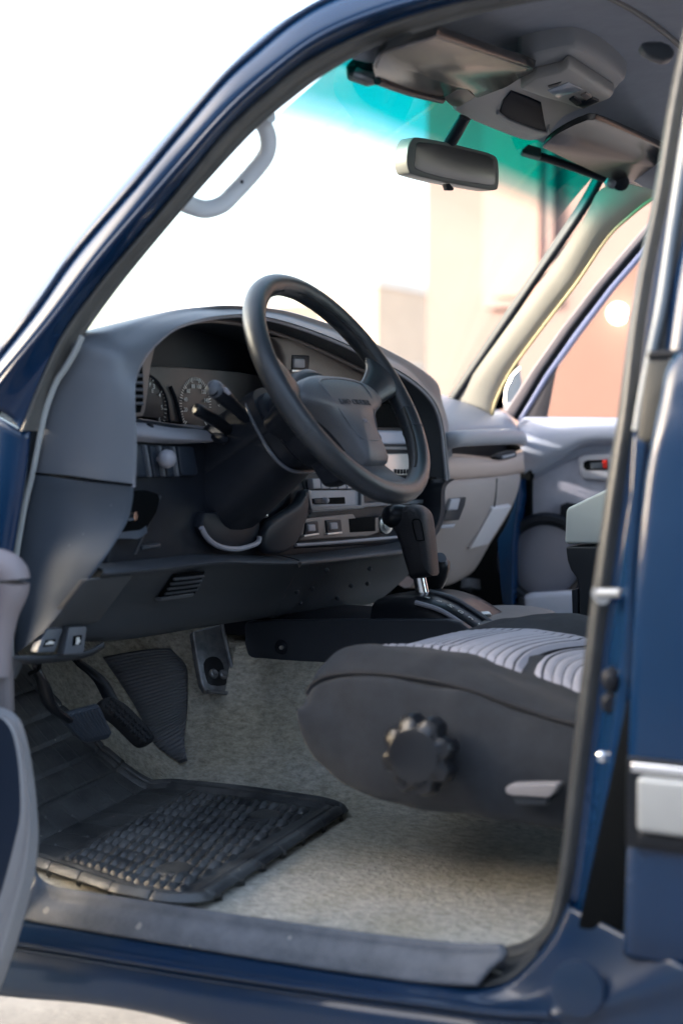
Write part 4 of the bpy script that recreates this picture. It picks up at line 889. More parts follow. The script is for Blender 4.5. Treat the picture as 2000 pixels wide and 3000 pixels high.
r2_.color_ramp.elements[0].color = (.90, .87, .79, 1); r2_.color_ramp.elements[1].color = (1, 1, 1, 1)
mx_ = t.nodes.new('ShaderNodeMix'); mx_.data_type = 'RGBA'; mx_.blend_type = 'MULTIPLY'; mx_.inputs[0].default_value = 1
t.links.new(tc.outputs['Object'], mp.inputs[0]); t.links.new(mp.outputs[0], n1.inputs['Vector']); t.links.new(tc.outputs['Object'], n2.inputs['Vector'])
t.links.new(n1.outputs['Fac'], r1_.inputs[0]); t.links.new(n2.outputs['Fac'], r2_.inputs[0]); t.links.new(r1_.outputs[0], mx_.inputs[6]); t.links.new(r2_.outputs[0], mx_.inputs[7]); t.links.new(mx_.outputs[2], b.inputs['Base Color'])
bp = t.nodes.new('ShaderNodeBump'); bp.inputs['Strength'].default_value = .7; bp.inputs['Distance'].default_value = .005
n3 = t.nodes.new('ShaderNodeTexNoise'); n3.inputs['Scale'].default_value = 260; n3.inputs['Detail'].default_value = 3; t.links.new(mp.outputs[0], n3.inputs['Vector'])
ad = t.nodes.new('ShaderNodeMath'); ad.operation = 'ADD'; t.links.new(n1.outputs['Fac'], ad.inputs[0]); t.links.new(n3.outputs['Fac'], ad.inputs[1]); t.links.new(ad.outputs[0], bp.inputs['Height']); t.links.new(bp.outputs[0], b.inputs['Normal'])
xs = np.linspace(-.95, .78, 120); ys = np.linspace(.768, -.742, 132)
bm = bmesh.new(); gridfaces(bm, [[V((x, y, cz(x, y)+random.uniform(-.0006, .0006))) for y in ys] for x in xs])
finish(bm, 'carpet', carp, CAR, 80)
box('floor_pan', (-.6, 0, .575), (1.5, .74, .025), DARK, CAR, .002)

# heel pad, ribbed vinyl
hpz = lambda X, Y: cz(X, Y)+.006
hm = mat('ribbed_vinyl', (.15, .16, .18), .38, spec=.6)
tt = hm.node_tree; wn = tt.nodes.new('ShaderNodeTexWave'); wn.inputs['Scale'].default_value = 11; wn.bands_direction = 'X'
uvn = tt.nodes.new('ShaderNodeUVMap'); uvn.uv_map = 'uv'; bpn = tt.nodes.new('ShaderNodeBump'); bpn.inputs['Strength'].default_value = 1.0; bpn.inputs['Distance'].default_value = .003
tt.links.new(uvn.outputs[0], wn.inputs['Vector']); tt.links.new(wn.outputs['Fac'], bpn.inputs['Height']); tt.links.new(bpn.outputs[0], tt.nodes['Principled BSDF'].inputs['Normal'])
lft = [(300,1925),(345,1990),(390,2060),(422,2120),(452,2180),(526,2236)]; rgt = [(500,1900),(545,1950),(550,2010),(549,2070),(545,2120),(529,2238)]
bm = bmesh.new(); uvl = bm.loops.layers.uv.new('uv')
LL = crs([P(x, y, zf=hpz) for x, y in lft], 6); RR = crs([P(x, y, zf=hpz) for x, y in rgt], 6)
G = [[a*(1-f)+b*f+V((-.03, 0, .012))*math.sin(math.pi*f)*.5 for f in np.linspace(0, 1, 10)] for a, b in zip(LL, RR)]
vv = gridfaces(bm, G)
bm.verts.index_update()
flat = {v: (i/(len(vv)-1), j/9) for i, r in enumerate(vv) for j, v in enumerate(r)}
for f in bm.faces:
    for lp_ in f.loops: lp_[uvl].uv = flat[lp_.vert]
hp_ = finish(bm, 'heel_pad', hm, CAR, 80); hp_.modifiers.new('s', 'SOLIDIFY').thickness = .003

# pedals
pk = [P(168,2101,Y=.62), P(293,2068,Y=.565), P(332,2152,Y=.54), P(318,2168,Y=.54), P(255,2180,Y=.565), P(236,2172,Y=.575)]
PEDN = np.cross(pk[1]-pk[0], pk[2]-pk[1]); PEDN /= np.linalg.norm(PEDN); PEDN *= np.sign(PEDN@(CAM-pk[0]))
pedal = bpy.data.objects.new('parking_brake_pedal', None); COL.objects.link(pedal); pedal.parent = CAR
ppad = prism('pad', pk, -PEDN*.016, mat('pedal_rubber', (.045, .056, .075), .34, var=.2, vscale=30), pedal, .005)
bm = bmesh.new()
for k in range(11):
    f = .12+.8*k/10; a = pk[0]*(1-f)+pk[1]*f; b = pk[5]*(1-f)+pk[2]*f; tubebm(bm, [a*.95+b*.05+PEDN*.0008, b*.93+a*.07+PEDN*.0012], .0026, ns=6, smooth=1)
merge(ppad, finish(bm, 'rib', MATS['pedal_rubber']))
tube('arm', [P(100,1935,Y=.66), P(125,2000,Y=.65), P(150,2070,Y=.63), P(200,2110,Y=.60)], .012, BLACKG, pedal, smooth=4, rb=.006)
tube('cable', [P(118,1930,Y=.68), P(112,1960,Y=.68), P(85,1975,Y=.68)], .003, DARK, pedal, smooth=4)
bp0 = V((.36, .465, 0)); 
brk = bpy.data.objects.new('brake_pedal', None); COL.objects.link(brk); brk.parent = CAR
bo_ = PS([(300,2060),(306,2044),(330,2040),(366,2056),(405,2092),(440,2130),(456,2158),(450,2172),(425,2176),(395,2150),(355,2110),(312,2078)], pl=((.33,.44,.79), (-.80,.12,.58)))
bpad = prism('pad', bo_, V((.018, 0, -.012)), RUBB, brk, .006, smooth=3)
bm = bmesh.new(); bc = sum(bo_)/len(bo_); 
for k in range(9):
    for j in range(3):
        x = 322+13.5*k+(j-1)*8; y = 2056+12.6*k+(j-1)*-10+4
        lathebm(bm, [(-.004, .0042), (.0015, .0042), (.0025, .0030)], P(x, y, pl=((.33,.44,.79), (-.80,.12,.58))), (-.80, .12, .58), 6)
merge(bpad, finish(bm, 'tread', RUBB))
tube('arm', [P(330,2060,X=.37), P(290,1990,X=.42), P(220,1930,X=.46), P(200,1880,X=.46)], .012, BLACKG, brk, smooth=4, rb=.006)
acc = bpy.data.objects.new('accelerator_pedal', None); COL.objects.link(acc); acc.parent = CAR
apl = ((.335, .17, .84), (-.88, .25, .40))
apts = PS([(566,1850),(646,1828),(664,1900),(682,1990),(690,2030),(606,2028),(592,2005),(578,1930)], pl=apl)
an = V(apl[1])/np.linalg.norm(apl[1])
ap = prism('pad', apts, -an*.014, STEEL, acc, .004)
prism('recess', [p+an*.0006 for p in PS([(596,1945),(612,1926),(636,1926),(652,1945),(662,1990),(658,2008),(618,2008),(604,1990)], pl=apl)], -an*.002, mat('greasy_black', (.02, .021, .024), .3), ap, .0005, smooth=2)
for x in (624, 652): lathe('bolt', [(-.002, .009), (.003, .008), (.005, .005), (.004, .002)], P(x, 1975 if x == 624 else 1977, pl=apl)+an*.001, an, STEEL, ap, ns=16)
tube('rim_edge', [p+an*.002 for p in PS([(648,1832),(668,1920),(688,2026),(648,2030),(606,2027)], pl=apl)], .0035, STEEL, ap, smooth=2, ns=8)

# console beside the shifter
con = bpy.data.objects.new('centre_console', None); COL.objects.link(con); con.parent = CAR
cs = [(714,1832),(722,1821),(800,1817),(1000,1815),(1200,1814),(1310,1815),(1345,1824),(1372,1845),(1400,1868),(1420,1930),(1400,1960),(1100,1944),(900,1942),(745,1936),(725,1920),(716,1890)]
prism('side_panel', PS(cs, Y=.14), (0, -.02, 0), mat('console_navy', (.030, .036, .047), .42, var=.1, bump=.15, bscale=700), con, .004)
lathe('screw', [(-.001, .013), (.0005, .012), (.001, .008), (.003, .006), (.004, .002)], P(822, 1897, Y=.141), (0, 1, 0), BLACK, con, ns=20)
lathe('screw_head', [(-.001, .004), (.005, .003)], P(826, 1897, Y=.1425), (0, 1, 0), ALU, con, ns=12)
# gearshift plate: a raised dome that runs back and down
gpx = [(1090,1776),(1150,1768),(1220,1768),(1290,1790),(1350,1826),(1408,1866)]
g0 = [P(x, y, Y=.115) for x, y in gpx]
g1 = [p+V((0, -.045, .012)) for p in g0]; g2 = [p+V((0, -.115, .012)) for p in g0]; g3 = [p+V((0, -.16, .0)) for p in g0]
loft('shifter_plate', [[p+V((0, .01, -.05)) for p in g0], g0, g1, g2, g3, [p+V((0, -.01, -.08)) for p in g3]], BLACKG, con, nu=5, nv=3)
tube('plate_trim', [p+V((0, .004, .002)) for p in g0[2:]], .004, GREYL, con, smooth=5, ns=8)
tube('plate_trim', [p+V((0, -.05, .016)) for p in g0[2:]], .0035, GREY, con, smooth=5, ns=8)
for k, ch in enumerate('PRND2L'):
    f = 2.2+k*.5; j = min(int(f), 4); g = f-j; p = g0[j]*(1-g)+g0[j+1]*g; q = g0[j+1]-g0[j]
    text('gear_letter', ch, .013, p+V((0, -.022, .0105)), (0, -1, .1), q, WHITE, con, .0003)
lid = [(1330,1812),(1345,1800),(1400,1794),(1470,1796),(1520,1806),(1545,1822),(1560,1850)]
l0_ = [P(x, y, Y=-.02) for x, y in lid]
loft('console_lid', [[p+V((-.02, .12, -.008)) for p in l0_], [p+V((-.01,.06,.0)) for p in l0_], l0_, [p+V((.0, -.14, -.002)) for p in l0_], [p+V((0, -.15, -.06)) for p in l0_]], mat('console_lid_vinyl', (.17, .165, .165), .5, bump=.2, bscale=500), con, nu=4, nv=3)
prism('switch_plate', [P(1378,1802,Y=.04), P(1432,1800,Y=.04), P(1440,1808,Y=.05), P(1392,1813,Y=.05)], (0, 0, .006), ALU, con, .002)
box('tunnel_tray', (.20, .0, .905), (.18, .11, .02), BLACK, con, .008)

# gear lever
gl_ = bpy.data.objects.new('gear_lever', None); COL.objects.link(gl_); gl_.parent = CAR
GY = .055
tube('shaft', [P(1226,1680,Y=GY), P(1236,1730,Y=GY), P(1246,1772,Y=GY)], .0108, CHROME, gl_, smooth=2, ns=24)
lathe('boot', [(0, .030), (.006, .028), (.016, .020), (.022, .013)], P(1250,1782,Y=GY)+V((0, 0, -.006)), (-.1, 0, 1), BLACK, gl_, ns=24)
kp = [(1166,1488),(1190,1479),(1215,1483),(1232,1498),(1241,1522),(1248,1580),(1254,1640),(1258,1684),(1252,1690),(1204,1699),(1196,1692),(1180,1640),(1166,1590),(1154,1560),(1140,1530),(1150,1500)]
pts = PS(kp, Y=GY+.022); cc_ = sum(pts)/len(pts)
bm = bmesh.new(); o2 = crs(pts, 4, True)
G = [[cc_+(p-cc_)*s+V((0, d, 0)) for p in o2] for s, d in ((.55, .004), (.82, .0025), (.94, -.003), (1.0, -.014), (1.0, -.030), (.94, -.041), (.82, -.046), (.55, -.048))]
vv = gridfaces(bm, G, True); bm.faces.new(vv[0]); bm.faces.new(vv[-1])
knob = finish(bm, 'knob', mat('shift_leather', (.020, .021, .026), .42, var=.15, vscale=30, bump=.45, bscale=500), gl_, 60)
lathe('release_button', [(-.03, .017), (-.004, .0205), (.008, .020), (.018, .015), (.022, .007), (.0225, .001)], P(1158,1512,Y=GY+.014), (.55, .80, .08), BLACKG, knob, ns=28)
ic = crs(PS([(1209,1524),(1222,1521),(1232,1530),(1242,1580),(1240,1582),(1222,1584),(1216,1570),(1208,1535)], Y=GY+.0285), 3, True)
tube('inlay', ic, .0009, DARK, knob, smooth=1, closed=True, ns=6)
# transfer lever
tl_ = bpy.data.objects.new('transfer_lever', None); COL.objects.link(tl_); tl_.parent = CAR
a0 = P(1283,1642,Y=-.035); a1 = P(1268,1738,Y=-.035); dr = (a1-a0)
lathe('knob', [(0, .004), (.002, .014), (.008, .0215), (.020, .0245), (.036, .0235), (.052, .018), (.064, .0125), (.068, .008)], a0+V((0, 0, .010)), dr, mat('knob_black', (.016, .018, .022), .33), tl_, ns=28)
tube('lever', [a1, P(1264,1752,Y=-.035), P(1272,1772,Y=-.035)], .006, STEEL, tl_, smooth=3)
lathe('knob_cap', [(-.001, .010), (.001, .010), (.0015, .004)], P(1292,1644,Y=-.018)+V((0,.002,.006)), (-.6, .5, .6), GREY, tl_, ns=20)

# ------------------------------------------------------------------ driver's seat
seat = bpy.data.objects.new('driver_seat', None); COL.objects.link(seat); seat.parent = CAR
XN = [-.086, -.089, -.097, -.116, -.150, -.200, -.260, -.320, -.380, -.450, -.560, -.640]   # stations front to rear
SEAM = [.870, .888, .901, .913, .920, .923, .920, .912, .897, .882, .872, .87]
TOPN = [.876, .906, .926, .943, .951, .950, .944, .929, .912, .894, .882, .88]
CEN = [.873, .902, .914, .924, .932, .938, .940, .934, .920, .904, .892, .89]
TOPF = [.873, .904, .916, .928, .940, .953, .959, .958, .954, .948, .935, .92]
BOT = [.858, .836, .814, .788, .766, .757, .753, .752, .750, .748, .747, .747]
rows = []
for x, sm, tn, ce, tf, bt in zip(XN, SEAM, TOPN, CEN, TOPF, BOT):
    mid = (sm+bt)/2
    rows.append([V((x-.01, .37, bt)), V((x, .57, bt-.002)), V((x, .622, bt+.006)), V((x, .640, bt*.7+mid*.3)), V((x, .645, mid+.012)), V((x, .632, sm-.012)), V((x, .620, sm)), V((x, .590, tn-.002)), V((x, .555, tn)), V((x, .520, (tn+ce)/2+.001)), V((x, .45, ce)), V((x, .37, ce)), V((x, .27, ce)), V((x, .22, (tf+ce)/2)), V((x, .17, tf)), V((x, .13, tf-.004)), V((x, .112, sm)), V((x, .10, mid)), V((x, .12, bt))])
def bulge(rows):
    for r, x in zip(rows, XN):
        for p in r:
            f = max(0, 1-abs(p[1]-.37)/.27); p[0] += .014*(1-(1-f)**2)*max(0, 1-(abs(x)-.07)/.2)
bulge(rows)
cush = loft('cushion', rows, CLOTH, seat, nu=4, nv=5, sharp=80)
md = cush.modifiers.new('d', 'DISPLACE'); tx = bpy.data.textures.new('cloth_folds', 'CLOUDS'); tx.noise_scale = .09; md.texture = tx; md.strength = .015; md.mid_level = .5
tube('piping', [V((x-.0005, .6245, s+.003)) for x, s in zip(XN[1:], SEAM[1:])], .0032, mat('piping_dark', (.025, .026, .030), .7), cush, smooth=5, ns=8)
# ribbed pale insert, two panels
INS = mat('pale_insert_cloth', (.44, .43, .48), .85, var=.06, vscale=60, bump=.3, bscale=900, sheen=.2)
def topz(x, y):
    g = lambda T: float(np.interp(-x, [-q for q in XN], T))
    tn, ce, tf = g(TOPN), g(CEN), g(TOPF)
    return float(np.interp(y, [.13, .17, .22, .27, .37, .45, .52, .555, .59], [tf-.004, tf, (tf+ce)/2, ce, ce, ce, (tn+ce)/2+.001, tn, tn-.002]))
def insert(x0, x1, y0, y1, per):
    nx = int(abs(x1-x0)/.0016); bm = bmesh.new(); G = []
    for i in range(nx+1):
        f = i/nx; x = x0+(x1-x0)*f; row = []
        for y in np.linspace(y0, y1, 50):
            u = (y-y0)/(y1-y0); bend = .030*math.sin(math.pi*u)
            if i == 0: bend = .012*math.sin(math.pi*u)
            xx = x+bend*(1-.3*f)
            ph = abs(math.sin(math.pi*(x-x0)/per)); edge = min(1, min(u, 1-u)*18)*min(1, min(f, 1-f)*25)
            row.append(V((xx, y, topz(xx, y)+.001+(.0025+.0034*ph**.24)*edge)))
        G.append(row)
    gridfaces(bm, G); bm.faces.ensure_lookup_table()
    for k, f in enumerate(bm.faces):
        i = k//49; x = x0+(x1-x0)*(i+.5)/nx
        if abs(math.sin(math.pi*(x-x0)/per)) < .27: f.material_index = 1
    o = finish(bm, 'seat_insert', [INS, mat('insert_groove', (.06, .06, .07), .9)], cush, 80)
    return o
insert(-.118, -.352, .528, .245, .0130); insert(-.366, -.60, .528, .245, .0130)
loft('backrest', [[V((x, y, z)) for x, y, z in r] for r in ([(-.60,.60,.84),(-.58,.56,.86),(-.57,.37,.87),(-.58,.18,.86),(-.60,.13,.84)], [(-.66,.63,1.05),(-.60,.57,1.07),(-.62,.37,1.07),(-.60,.18,1.07),(-.66,.11,1.05)], [(-.76,.60,1.32),(-.72,.55,1.33),(-.73,.37,1.34),(-.72,.2,1.33),(-.76,.14,1.32)], [(-.80,.50,1.42),(-.79,.45,1.43),(-.79,.37,1.44),(-.79,.29,1.43),(-.80,.24,1.42)])], CLOTH, seat, nu=4, nv=4, thick=.10)
box('headrest', (-.84, .37, 1.53), (.045, .13, .08), CLOTH, seat, .04, seg=4)
lob = lambda h, r, a: r*(1+.105*math.cos(8*a)-.03*math.cos(16*a)) if r > .035 else r
dial = lathe('adjuster_dial', [(-.012, .03), (-.010, .043), (0, .047), (.014, .047), (.020, .044), (.022, .0355), (.0255, .0345), (.027, .030), (.0275, .012)], P(1238,2208,Y=.675), (0.05, 1, .06), mat('dial_black', (.010, .012, .016), .30, spec=.5), seat, ns=96, lobes=lob)
lev = prism('adjuster_lever', PS([(1478,2312),(1492,2299),(1560,2297),(1628,2297),(1634,2303),(1614,2334),(1600,2338),(1500,2332),(1482,2326)], Y=.668), (0, -.02, 0), mat('lever_grey', (.30, .28, .28), .38), seat, .004)
prism('lever_body', PS([(1500,2330),(1605,2334),(1600,2362),(1510,2360)], Y=.66), (0, -.012, 0), GREYD, lev, .003)
prism('under_seat_shade', [(.0,.25,.70),(-.03,.25,.668),(-.12,.25,.635),(-.64,.25,.622),(-.64,.25,.765),(-.12,.25,.765)], (0, -.13, 0), DARK, seat, .004)  # black block shaped to give the shadow under the seat
bm = bmesh.new(); boxbm(bm, (-.40, .22, .645), (.22, 0, 0), (0, .012, 0), (0, 0, .015)); finish(bm, 'seat_rail', DARK, seat)

# ------------------------------------------------------------------ passenger door (open), far side
ang = R(16); pdx = V((-math.cos(ang), -math.sin(ang), 0)); pdn = V((-math.sin(ang), math.cos(ang), 0)); pd0 = V((.19, -.80, 0)); PDP = (pd0, pdn)
def Q(pts, off=0): return [P(x, y, pl=(pd0+pdn*off, pdn)) for x, y in pts]
pdoor = bpy.data.objects.new('passenger_door', None); COL.objects.link(pdoor); pdoor.parent = CAR
prism('door_panel', Q([(1512,1240),(1530,1220),(1700,1222),(2050,1226),(2050,1900),(1498,1900),(1498,1700),(1505,1500)]), -pdn*.06, LILAC, pdoor, .010)
arm = [Q([(1516,1262),(1560,1232),(1640,1226),(1720,1226),(1850,1228)], 0), Q([(1522,1300),(1570,1275),(1650,1262),(1740,1255),(1850,1255)], .03), Q([(1532,1345),(1580,1335),(1650,1315),(1720,1290),(1850,1288)], .035), Q([(1535,1395),(1590,1370),(1655,1335),(1715,1305),(1850,1300)], .012), Q([(1535,1400),(1590,1376),(1655,1341),(1715,1311),(1850,1306)], -.005)]
loft('armrest', arm, LILAC, pdoor, nu=5, nv=4)
fl = prism('fabric_panel', Q([(1520,1420),(1600,1385),(1660,1352),(1720,1325),(1850,1320),(1850,1545),(1660,1520),(1560,1560),(1515,1600)], .006), -pdn*.008, mat('door_cloth', (.42, .42, .50), .85, var=.06, vscale=40, bump=.5, bscale=300), pdoor, .003)
hs_ = prism('handle_surround', Q([(1692,1345),(1700,1334),(1800,1330),(1850,1330),(1850,1412),(1800,1410),(1712,1404),(1700,1395)], .016), -pdn*.014, mat('surround_grey', (.46, .46, .52), .35), pdoor, .008)
prism('pull_cup', Q([(1708,1354),(1720,1348),(1780,1346),(1782,1376),(1716,1378),(1708,1370)], .0175), -pdn*.004, DARK, hs_, .001)
prism('inside_handle', Q([(1728,1356),(1764,1354),(1766,1372),(1730,1374)], .021), -pdn*.008, GREY, hs_, .002)
prism('lock_mark', Q([(1764,1348),(1778,1347),(1779,1372),(1766,1372)], .022), -pdn*.006, RED, hs_, .001)
spc = P(1598, 1642, pl=(pd0+pdn*.012, pdn))
spk = lathe('door_speaker', [(-.01, .105), (.014, .104), (.022, .098), (.022, .088), (.012, .082), (.010, .078)], spc, pdn, BLACK, pdoor, ns=48)
lathe('speaker_mesh', [(.008, .080), (.014, .072), (.016, .045), (.017, .01)], spc, pdn, mat('speaker_cloth', (.15, .158, .205), .7, bump=.4, bscale=600), spk, ns=48)
prism('map_pocket', Q([(1530,1745),(1560,1738),(1700,1730),(1900,1728),(1900,1900),(1545,1900),(1530,1830)], .045), -pdn*.04, LILAC, pdoor, .012)
prism('pocket_end', Q([(1514,1760),(1524,1748),(1536,1752),(1540,1830),(1520,1828)], .046), -pdn*.01, BLACK, pdoor, .004)
prism('hinge_cover', Q([(1640,1480),(1660,1472),(1690,1476),(1700,1510),(1660,1530),(1640,1510)], .02), -pdn*.02, BLACK, pdoor, .003)
# window frame, three bands, and glass
def band(name, pts, off, th, m, bev=.003): return prism(name, Q(pts, off), -pdn*th, m, pdoor, bev)
band('window_frame', [(1478,1206),(1556,1085),(1640,965),(1740,835),(1880,672),(1960,590),(1985,590),(1905,672),(1768,835),(1668,965),(1582,1090),(1502,1224)], -.004, .05, mat('frame_warm_grey', (.20, .18, .19), .42))
band('window_channel', [(1502,1224),(1582,1090),(1668,965),(1768,835),(1890,690),(1905,700),(1785,838),(1684,970),(1596,1095),(1514,1232)], -.008, .03, BLACKG)
band('window_seal', [(1514,1232),(1596,1095),(1684,970),(1785,838),(1905,700),(1915,712),(1800,845),(1698,980),(1608,1105),(1524,1240)], -.006, .03, mat('lilac_strip', (.22, .25, .40), .35))
band('quarter_trim', [(1524,1240),(1608,1105),(1636,1064),(1626,1090),(1600,1225),(1560,1232)], -.008, .02, mat('quarter_grey', (.12, .11, .115), .5))
gq = bpy.data.materials.new('tinted_door_glass'); gq.use_nodes = True; t = gq.node_tree; t.nodes.clear()
tr = t.nodes.new('ShaderNodeBsdfTransparent'); tr.inputs['Color'].default_value = (.78, .66, .61, 1); gs = t.nodes.new('ShaderNodeBsdfGlossy'); gs.inputs['Roughness'].default_value = .02
fz = facing(t); m1 = t.nodes.new('ShaderNodeMixShader'); ou = t.nodes.new('ShaderNodeOutputMaterial')
t.links.new(fz.outputs[0], m1.inputs[0]); t.links.new(tr.outputs[0], m1.inputs[1]); t.links.new(gs.outputs[0], m1.inputs[2]); t.links.new(m1.outputs[0], ou.inputs[0])
bm = bmesh.new(); bm.faces.new([bm.verts.new(p) for p in Q([(1600,1232),(1628,1085),(1700,975),(1800,842),(1915,705),(2060,560),(2060,1232)], -.02)]); finish(bm, 'window', gq, pdoor)
band('window_frame', [(2040,540),(2075,520),(2075,1236),(2040,1236)], -.004, .05, MATS['frame_warm_grey'])
tube('roof_rail', [tE[0]+V((.0,-.01,.012)), V((-.22,-.625,1.765)), V((-.42,-.64,1.785)), V((-.60,-.645,1.79)), V((-1.6,-.645,1.79))], .028, PAINT, CAR, smooth=4, ns=12)
# wing mirror
wm = bpy.data.objects.new('wing_mirror', None); COL.objects.link(wm); wm.parent = CAR
wo_ = PS([(1482,1190),(1486,1140),(1500,1090),(1520,1040),(1545,1018),(1556,1040),(1556,1075),(1540,1120),(1510,1200)], Y=-.99)
prism('mirror_housing', [p+V((.03, 0, 0)) for p in wo_], (.06, 0, 0), PAINT, wm, .015, smooth=2)
prism('mirror_glass', PS([(1478,1200),(1483,1140),(1500,1100),(1522,1076),(1528,1120),(1520,1170),(1505,1205)], Y=-.985), (.004, -.002, 0), mat('wing_glass', (.8, .82, .82), .03, metal=1), wm, 0)

# ------------------------------------------------------------------ driver's door (open), near left edge
ddoor = bpy.data.objects.new('driver_door', None); COL.objects.link(ddoor); ddoor.parent = CAR
DY = .93
def dd(pts, Y=DY): return [P(x, y, Y=Y) for x, y in pts]
edge = [(-60,2062),(0,2072),(38,2088),(62,2120),(82,2190),(98,2290),(108,2390),(110,2470),(100,2560),(80,2650),(55,2740),(25,2830),(-10,2915),(-60,3010)]
inn = [(-60,2092),(-10,2098),(20,2120),(40,2160),(54,2240),(60,2330),(58,2400),(45,2460),(25,2540),(5,2610),(-20,2680),(-40,2760),(-70,2850),(-110,2960)]
o3 = dd(edge); i3 = dd(inn, DY+.03)
rimm = [(a+b)/2+V((-.012, .012, 0)) for a, b in zip(o3, i3)]
loft('door_trim_edge', [[p+V((.05, -.02, 0)) for p in o3], o3, [(a*.8+b*.2)+V((-.008, .010, 0)) for a, b in zip(o3, i3)], rimm, [(a*.25+b*.75)+V((-.006, .004, 0)) for a, b in zip(o3, i3)], i3], mat('door_edge_grey', (.25, .25, .26), .38, var=.04), ddoor, nu=5, nv=4)
loft('door_pocket', [i3, [p+V((.03, -.004, 0)) for p in i3], [p+V((.08, -.01, 0)) for p in i3]], mat('pocket_navy', (.02, .03, .05), .4), ddoor, nu=5, nv=2)
prism('door_pocket', [p+V((.08, .0, 0)) for p in dd(inn[:9]+[(-200,2540),(-200,2092)], DY+.03)], (.03, .01, 0), mat('pocket_navy', (.02, .03, .05), .4), ddoor, 0)
prism('door_pocket', [p+V((.042, .0, 0)) for p in dd(inn[8:]+[(-300,2960),(-300,2560)], DY+.03)], (.03, .01, 0), mat('pocket_lilac', (.20, .21, .24), .4), ddoor, 0)
tube('door_pull', [P(x, y, Y=.90) for x, y in ((-60,1650),(-5,1656),(34,1680),(36,1730),(14,1800),(2,1880),(-4,1980))], [.020, .021, .021, .020, .017, .015, .013], mat('pull_mauve', (.24, .21, .22), .4), ddoor, smooth=5, ns=16)
loft('door_jamb_trim', [dd([(-60,1800),(-8,1810),(-6,1900),(-4,2000),(-4,2080)], .9), dd([(-60,1780),(18,1790),(24,1900),(26,2000),(30,2085)], .895), dd([(-20,1770),(28,1800),(36,1900),(40,2000),(42,2085)], .88)], mat('jamb_mauve', (.17, .155, .16), .45), ddoor, nu=4, nv=3)
# body of the door going outwards
dp = [V((.30, .86, .62)), V((.42, 1.85, .62)), V((.42, 1.85, 1.24)), V((.30, .86, 1.24))]
prism('door_panel', dp, (.06, -.008, 0), PAINT, ddoor, .01)

# ------------------------------------------------------------------ rest of the car body that closes the cabin
bonnet = [[V((x, y, z-.06*(abs(y)/.8)**4)) for y in np.linspace(.84, -.84, 13)] for x, z in ((.46, 1.20), (.9, 1.18), (1.4, 1.14), (1.62, 1.08), (1.66, .98))]
loft('bonnet', bonnet, PAINT, CAR, ulin=True, nv=4, thick=.01)
for s in (1, -1):
    bm = bmesh.new()
    out = [(.60, .62), (.60, 1.16), (1.62, 1.06), (1.66, .62), (1.50, .62), (1.42, .78), (1.25, .90), (1.05, .92), (.86, .82), (.78, .62)]
    prism('front_wing', [V((x, s*.86, z)) for x, z in out], (0, -s*.04, 0), PAINT, CAR, .01)
for s in (1, -1):
    lathe('wheel', [(-.11, .22), (-.11, .36), (-.08, .385), (.08, .385), (.11, .36), (.11, .22)], (1.14, s*.74, .385), (0, 1, 0), RUBB, CAR, ns=40)
    lathe('wheel', [(-.11, .22), (-.11, .36), (-.08, .385), (.08, .385), (.11, .36), (.11, .22)], (-1.75, s*.74, .385), (0, 1, 0), RUBB, CAR, ns=40)
prism('body_side', [V((-.60, -.80, .60)), V((-.60, -.80, 1.22)), V((-2.45, -.80, 1.22)), V((-2.45, -.80, .60))], (0, .05, 0), PAINT, CAR, .01)
prism('body_side', [V((-1.57, .86, .60)), V((-1.57, .84, 1.22)), V((-2.45, .82, 1.22)), V((-2.45, .84, .60))], (0, -.05, 0), PAINT, CAR, .01)
prism('pillar', [V((-.56, -.77, 1.22)), V((-.66, -.77, 1.22)), V((-.60, -.63, 1.78)), V((-.50, -.63, 1.78))], (0, .04, 0), HEAD, CAR, .006)
prism('pillar', [V((-1.57, -.77, 1.22)), V((-1.70, -.77, 1.22)), V((-1.62, -.63, 1.78)), V((-1.50, -.63, 1.78))], (0, .04, 0), HEAD, CAR, .006)
prism('tailgate', [V((-2.45, .84, .60)), V((-2.45, .82, 1.22)), V((-2.45, -.80, 1.22)), V((-2.45, -.80, .60))], (.05, 0, 0), PAINT, CAR, .01)
ps = bpy.data.objects.new('passenger_seat', None); COL.objects.link(ps); ps.parent = CAR
box('cushion', (-.50, -.37, .83), (.22, .25, .06), CLOTH, ps, .04, seg=4)

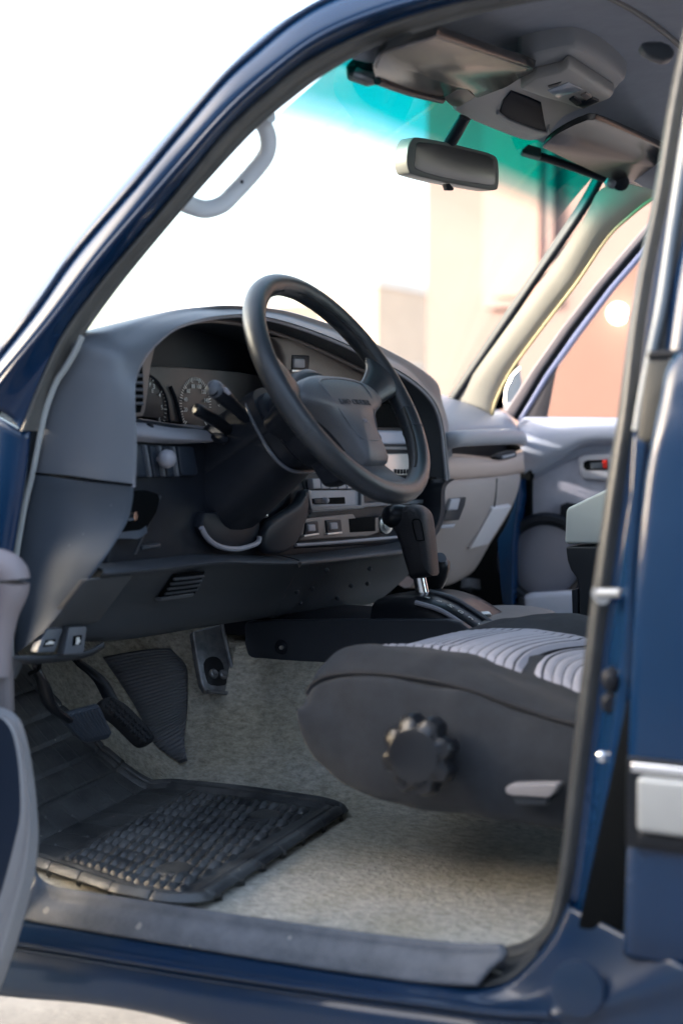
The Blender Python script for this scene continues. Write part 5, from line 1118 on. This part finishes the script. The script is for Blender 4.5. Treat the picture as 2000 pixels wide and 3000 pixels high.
# ------------------------------------------------------------------ loose things in the car: mat and box
ORG = V((.2, .5, .63))
def mat_y(x, y):
    r = .06; d = x-.004; c = r-math.sqrt(max(0, r*r-(r-d)**2)) if d < r else 0
    lo, hi = .318+c*.5+max(0, x-.33)*.42, .757-c-max(0, x-.12)*.30
    return lo+(y-.318)/(.757-.318)*(hi-lo)
mt = mat('dusty_mat_rubber', (.012, .014, .018), .40, spec=.75, dirt=(.085, .09, .092), vscale=14, bump=.4, bscale=220)
MY0, MY1, MX0 = .318, .757, .004
def mz_(X, Y):
    e = min(X-MX0, Y-MY0, MY1-Y); z = 0
    if e < .034: z = .009*math.exp(-((e-.010)/.006)**2)+.006*math.exp(-((e-.026)/.004)**2)
    if e < .017:
        s = X if (Y-MY0 > .03 and X > .05) else Y
        z -= .007*(1 if (s*15) % 1 < .10 else 0)
    if .052 < X < .268 and .362 < Y < .712:
        u = (X-.052)/.0165; v = (Y-.362)/.030
        a = u+.5*(int(v) % 2); fu, fv = a % 1, v % 1
        z += .0080*max(0, 1-abs((fu-.5)/.34)**1.6-abs((fv-.5)/.48)**1.6)
        for cx, cy in ((.10, .655), (.10, .42)):
            d = math.hypot(X-cx, Y-cy)
            if d < .028: z = .002 if d > .022 else .0045
    if X >= .272:
        for k in range(6):
            if abs(Y-(.385+.058*k+.25*max(0, X-.30)**2*(k-2))) < .0032 and X < .40: z -= .006
        if abs(X-.278) < .004 and .35 < Y < .725: z += .003
    if X > .405:
        if abs(((X-.405)/.032) % 1-.5) > .42 or abs(((Y-.318)/.045) % 1-.5) > .44: z -= .006
        else: z += .002
    return z
mx2 = np.linspace(MX0+.001, .60, 300); my2 = np.linspace(MY0+.001, MY1-.001, 210)
bm = bmesh.new(); G = []
for x in mx2:
    row = []
    for y in my2:
        yy = mat_y(x, y)
        # cut back round the brake and accelerator
        row.append(V((x, yy, cz(x, max(yy, .285))+.006+.004*math.sin(x*9)+mz_(x, y)))-ORG)
    G.append(row)
gridfaces(bm, G)
# drop the corner the pedals stand over
rm = [f for f in bm.faces if (lambda c: c[0]+ORG[0] > .43 and c[1]+ORG[1] < .36 and False)(f.calc_center_median())]
bmesh.ops.delete(bm, geom=rm, context='FACES')
fm = finish(bm, 'floor_mat', mt, None, 40)
fm.location = ORG; sm_ = fm.modifiers.new('s', 'SOLIDIFY'); sm_.thickness = .006
tag(fm, 'black dusty rubber floor mat with diamond tread lying on the grey driver carpet', 'floor mat')

bx0 = P(1696,1834,Y=-.02)
sb = thing('storage_box', 'black box with a sloping white lid standing between the front seats', 'box', (float(bx0[0]), -.08, .92))
O_ = V((bx0[0], -.08, .92))
def bq(pts): return [P(x, y, Y=.0)-O_ for x, y in pts]
def ext(name, pts, m, par, d=-.16, bev=.004): return prism(name, bq(pts), (0, d, 0), m, par, bev)
ext('lid', [(1652,1594),(1656,1494),(1663,1487),(1785,1428),(1830,1410),(1960,1400),(1960,1594)], LEVERW, sb, bev=.006)
ext('body', [(1655,1601),(1660,1642),(1670,1670),(1687,1694),(1694,1728),(1697,1900),(1940,1900),(1950,1601)], mat('box_black', (.020, .024, .030), .42, var=.1), sb, bev=.004)
ext('bracket', [(1673,1728),(1691,1724),(1694,1836),(1676,1830)], BLACK, sb, d=-.12, bev=.002)

# dust and grit on the surfaces that carry it
specks(MATS['dusty_mat_rubber'], 90, .975, .18, (.20, .19, .17))
specks(MATS['matte_grey_plastic'], 120, .97, .12, (.15, .16, .17))
specks(MATS['dark_grey_plastic'], 120, .975, .12, (.13, .13, .13))
specks(MATS['scuffed_sill_plastic'], 60, .95, .3, (.24, .235, .23))
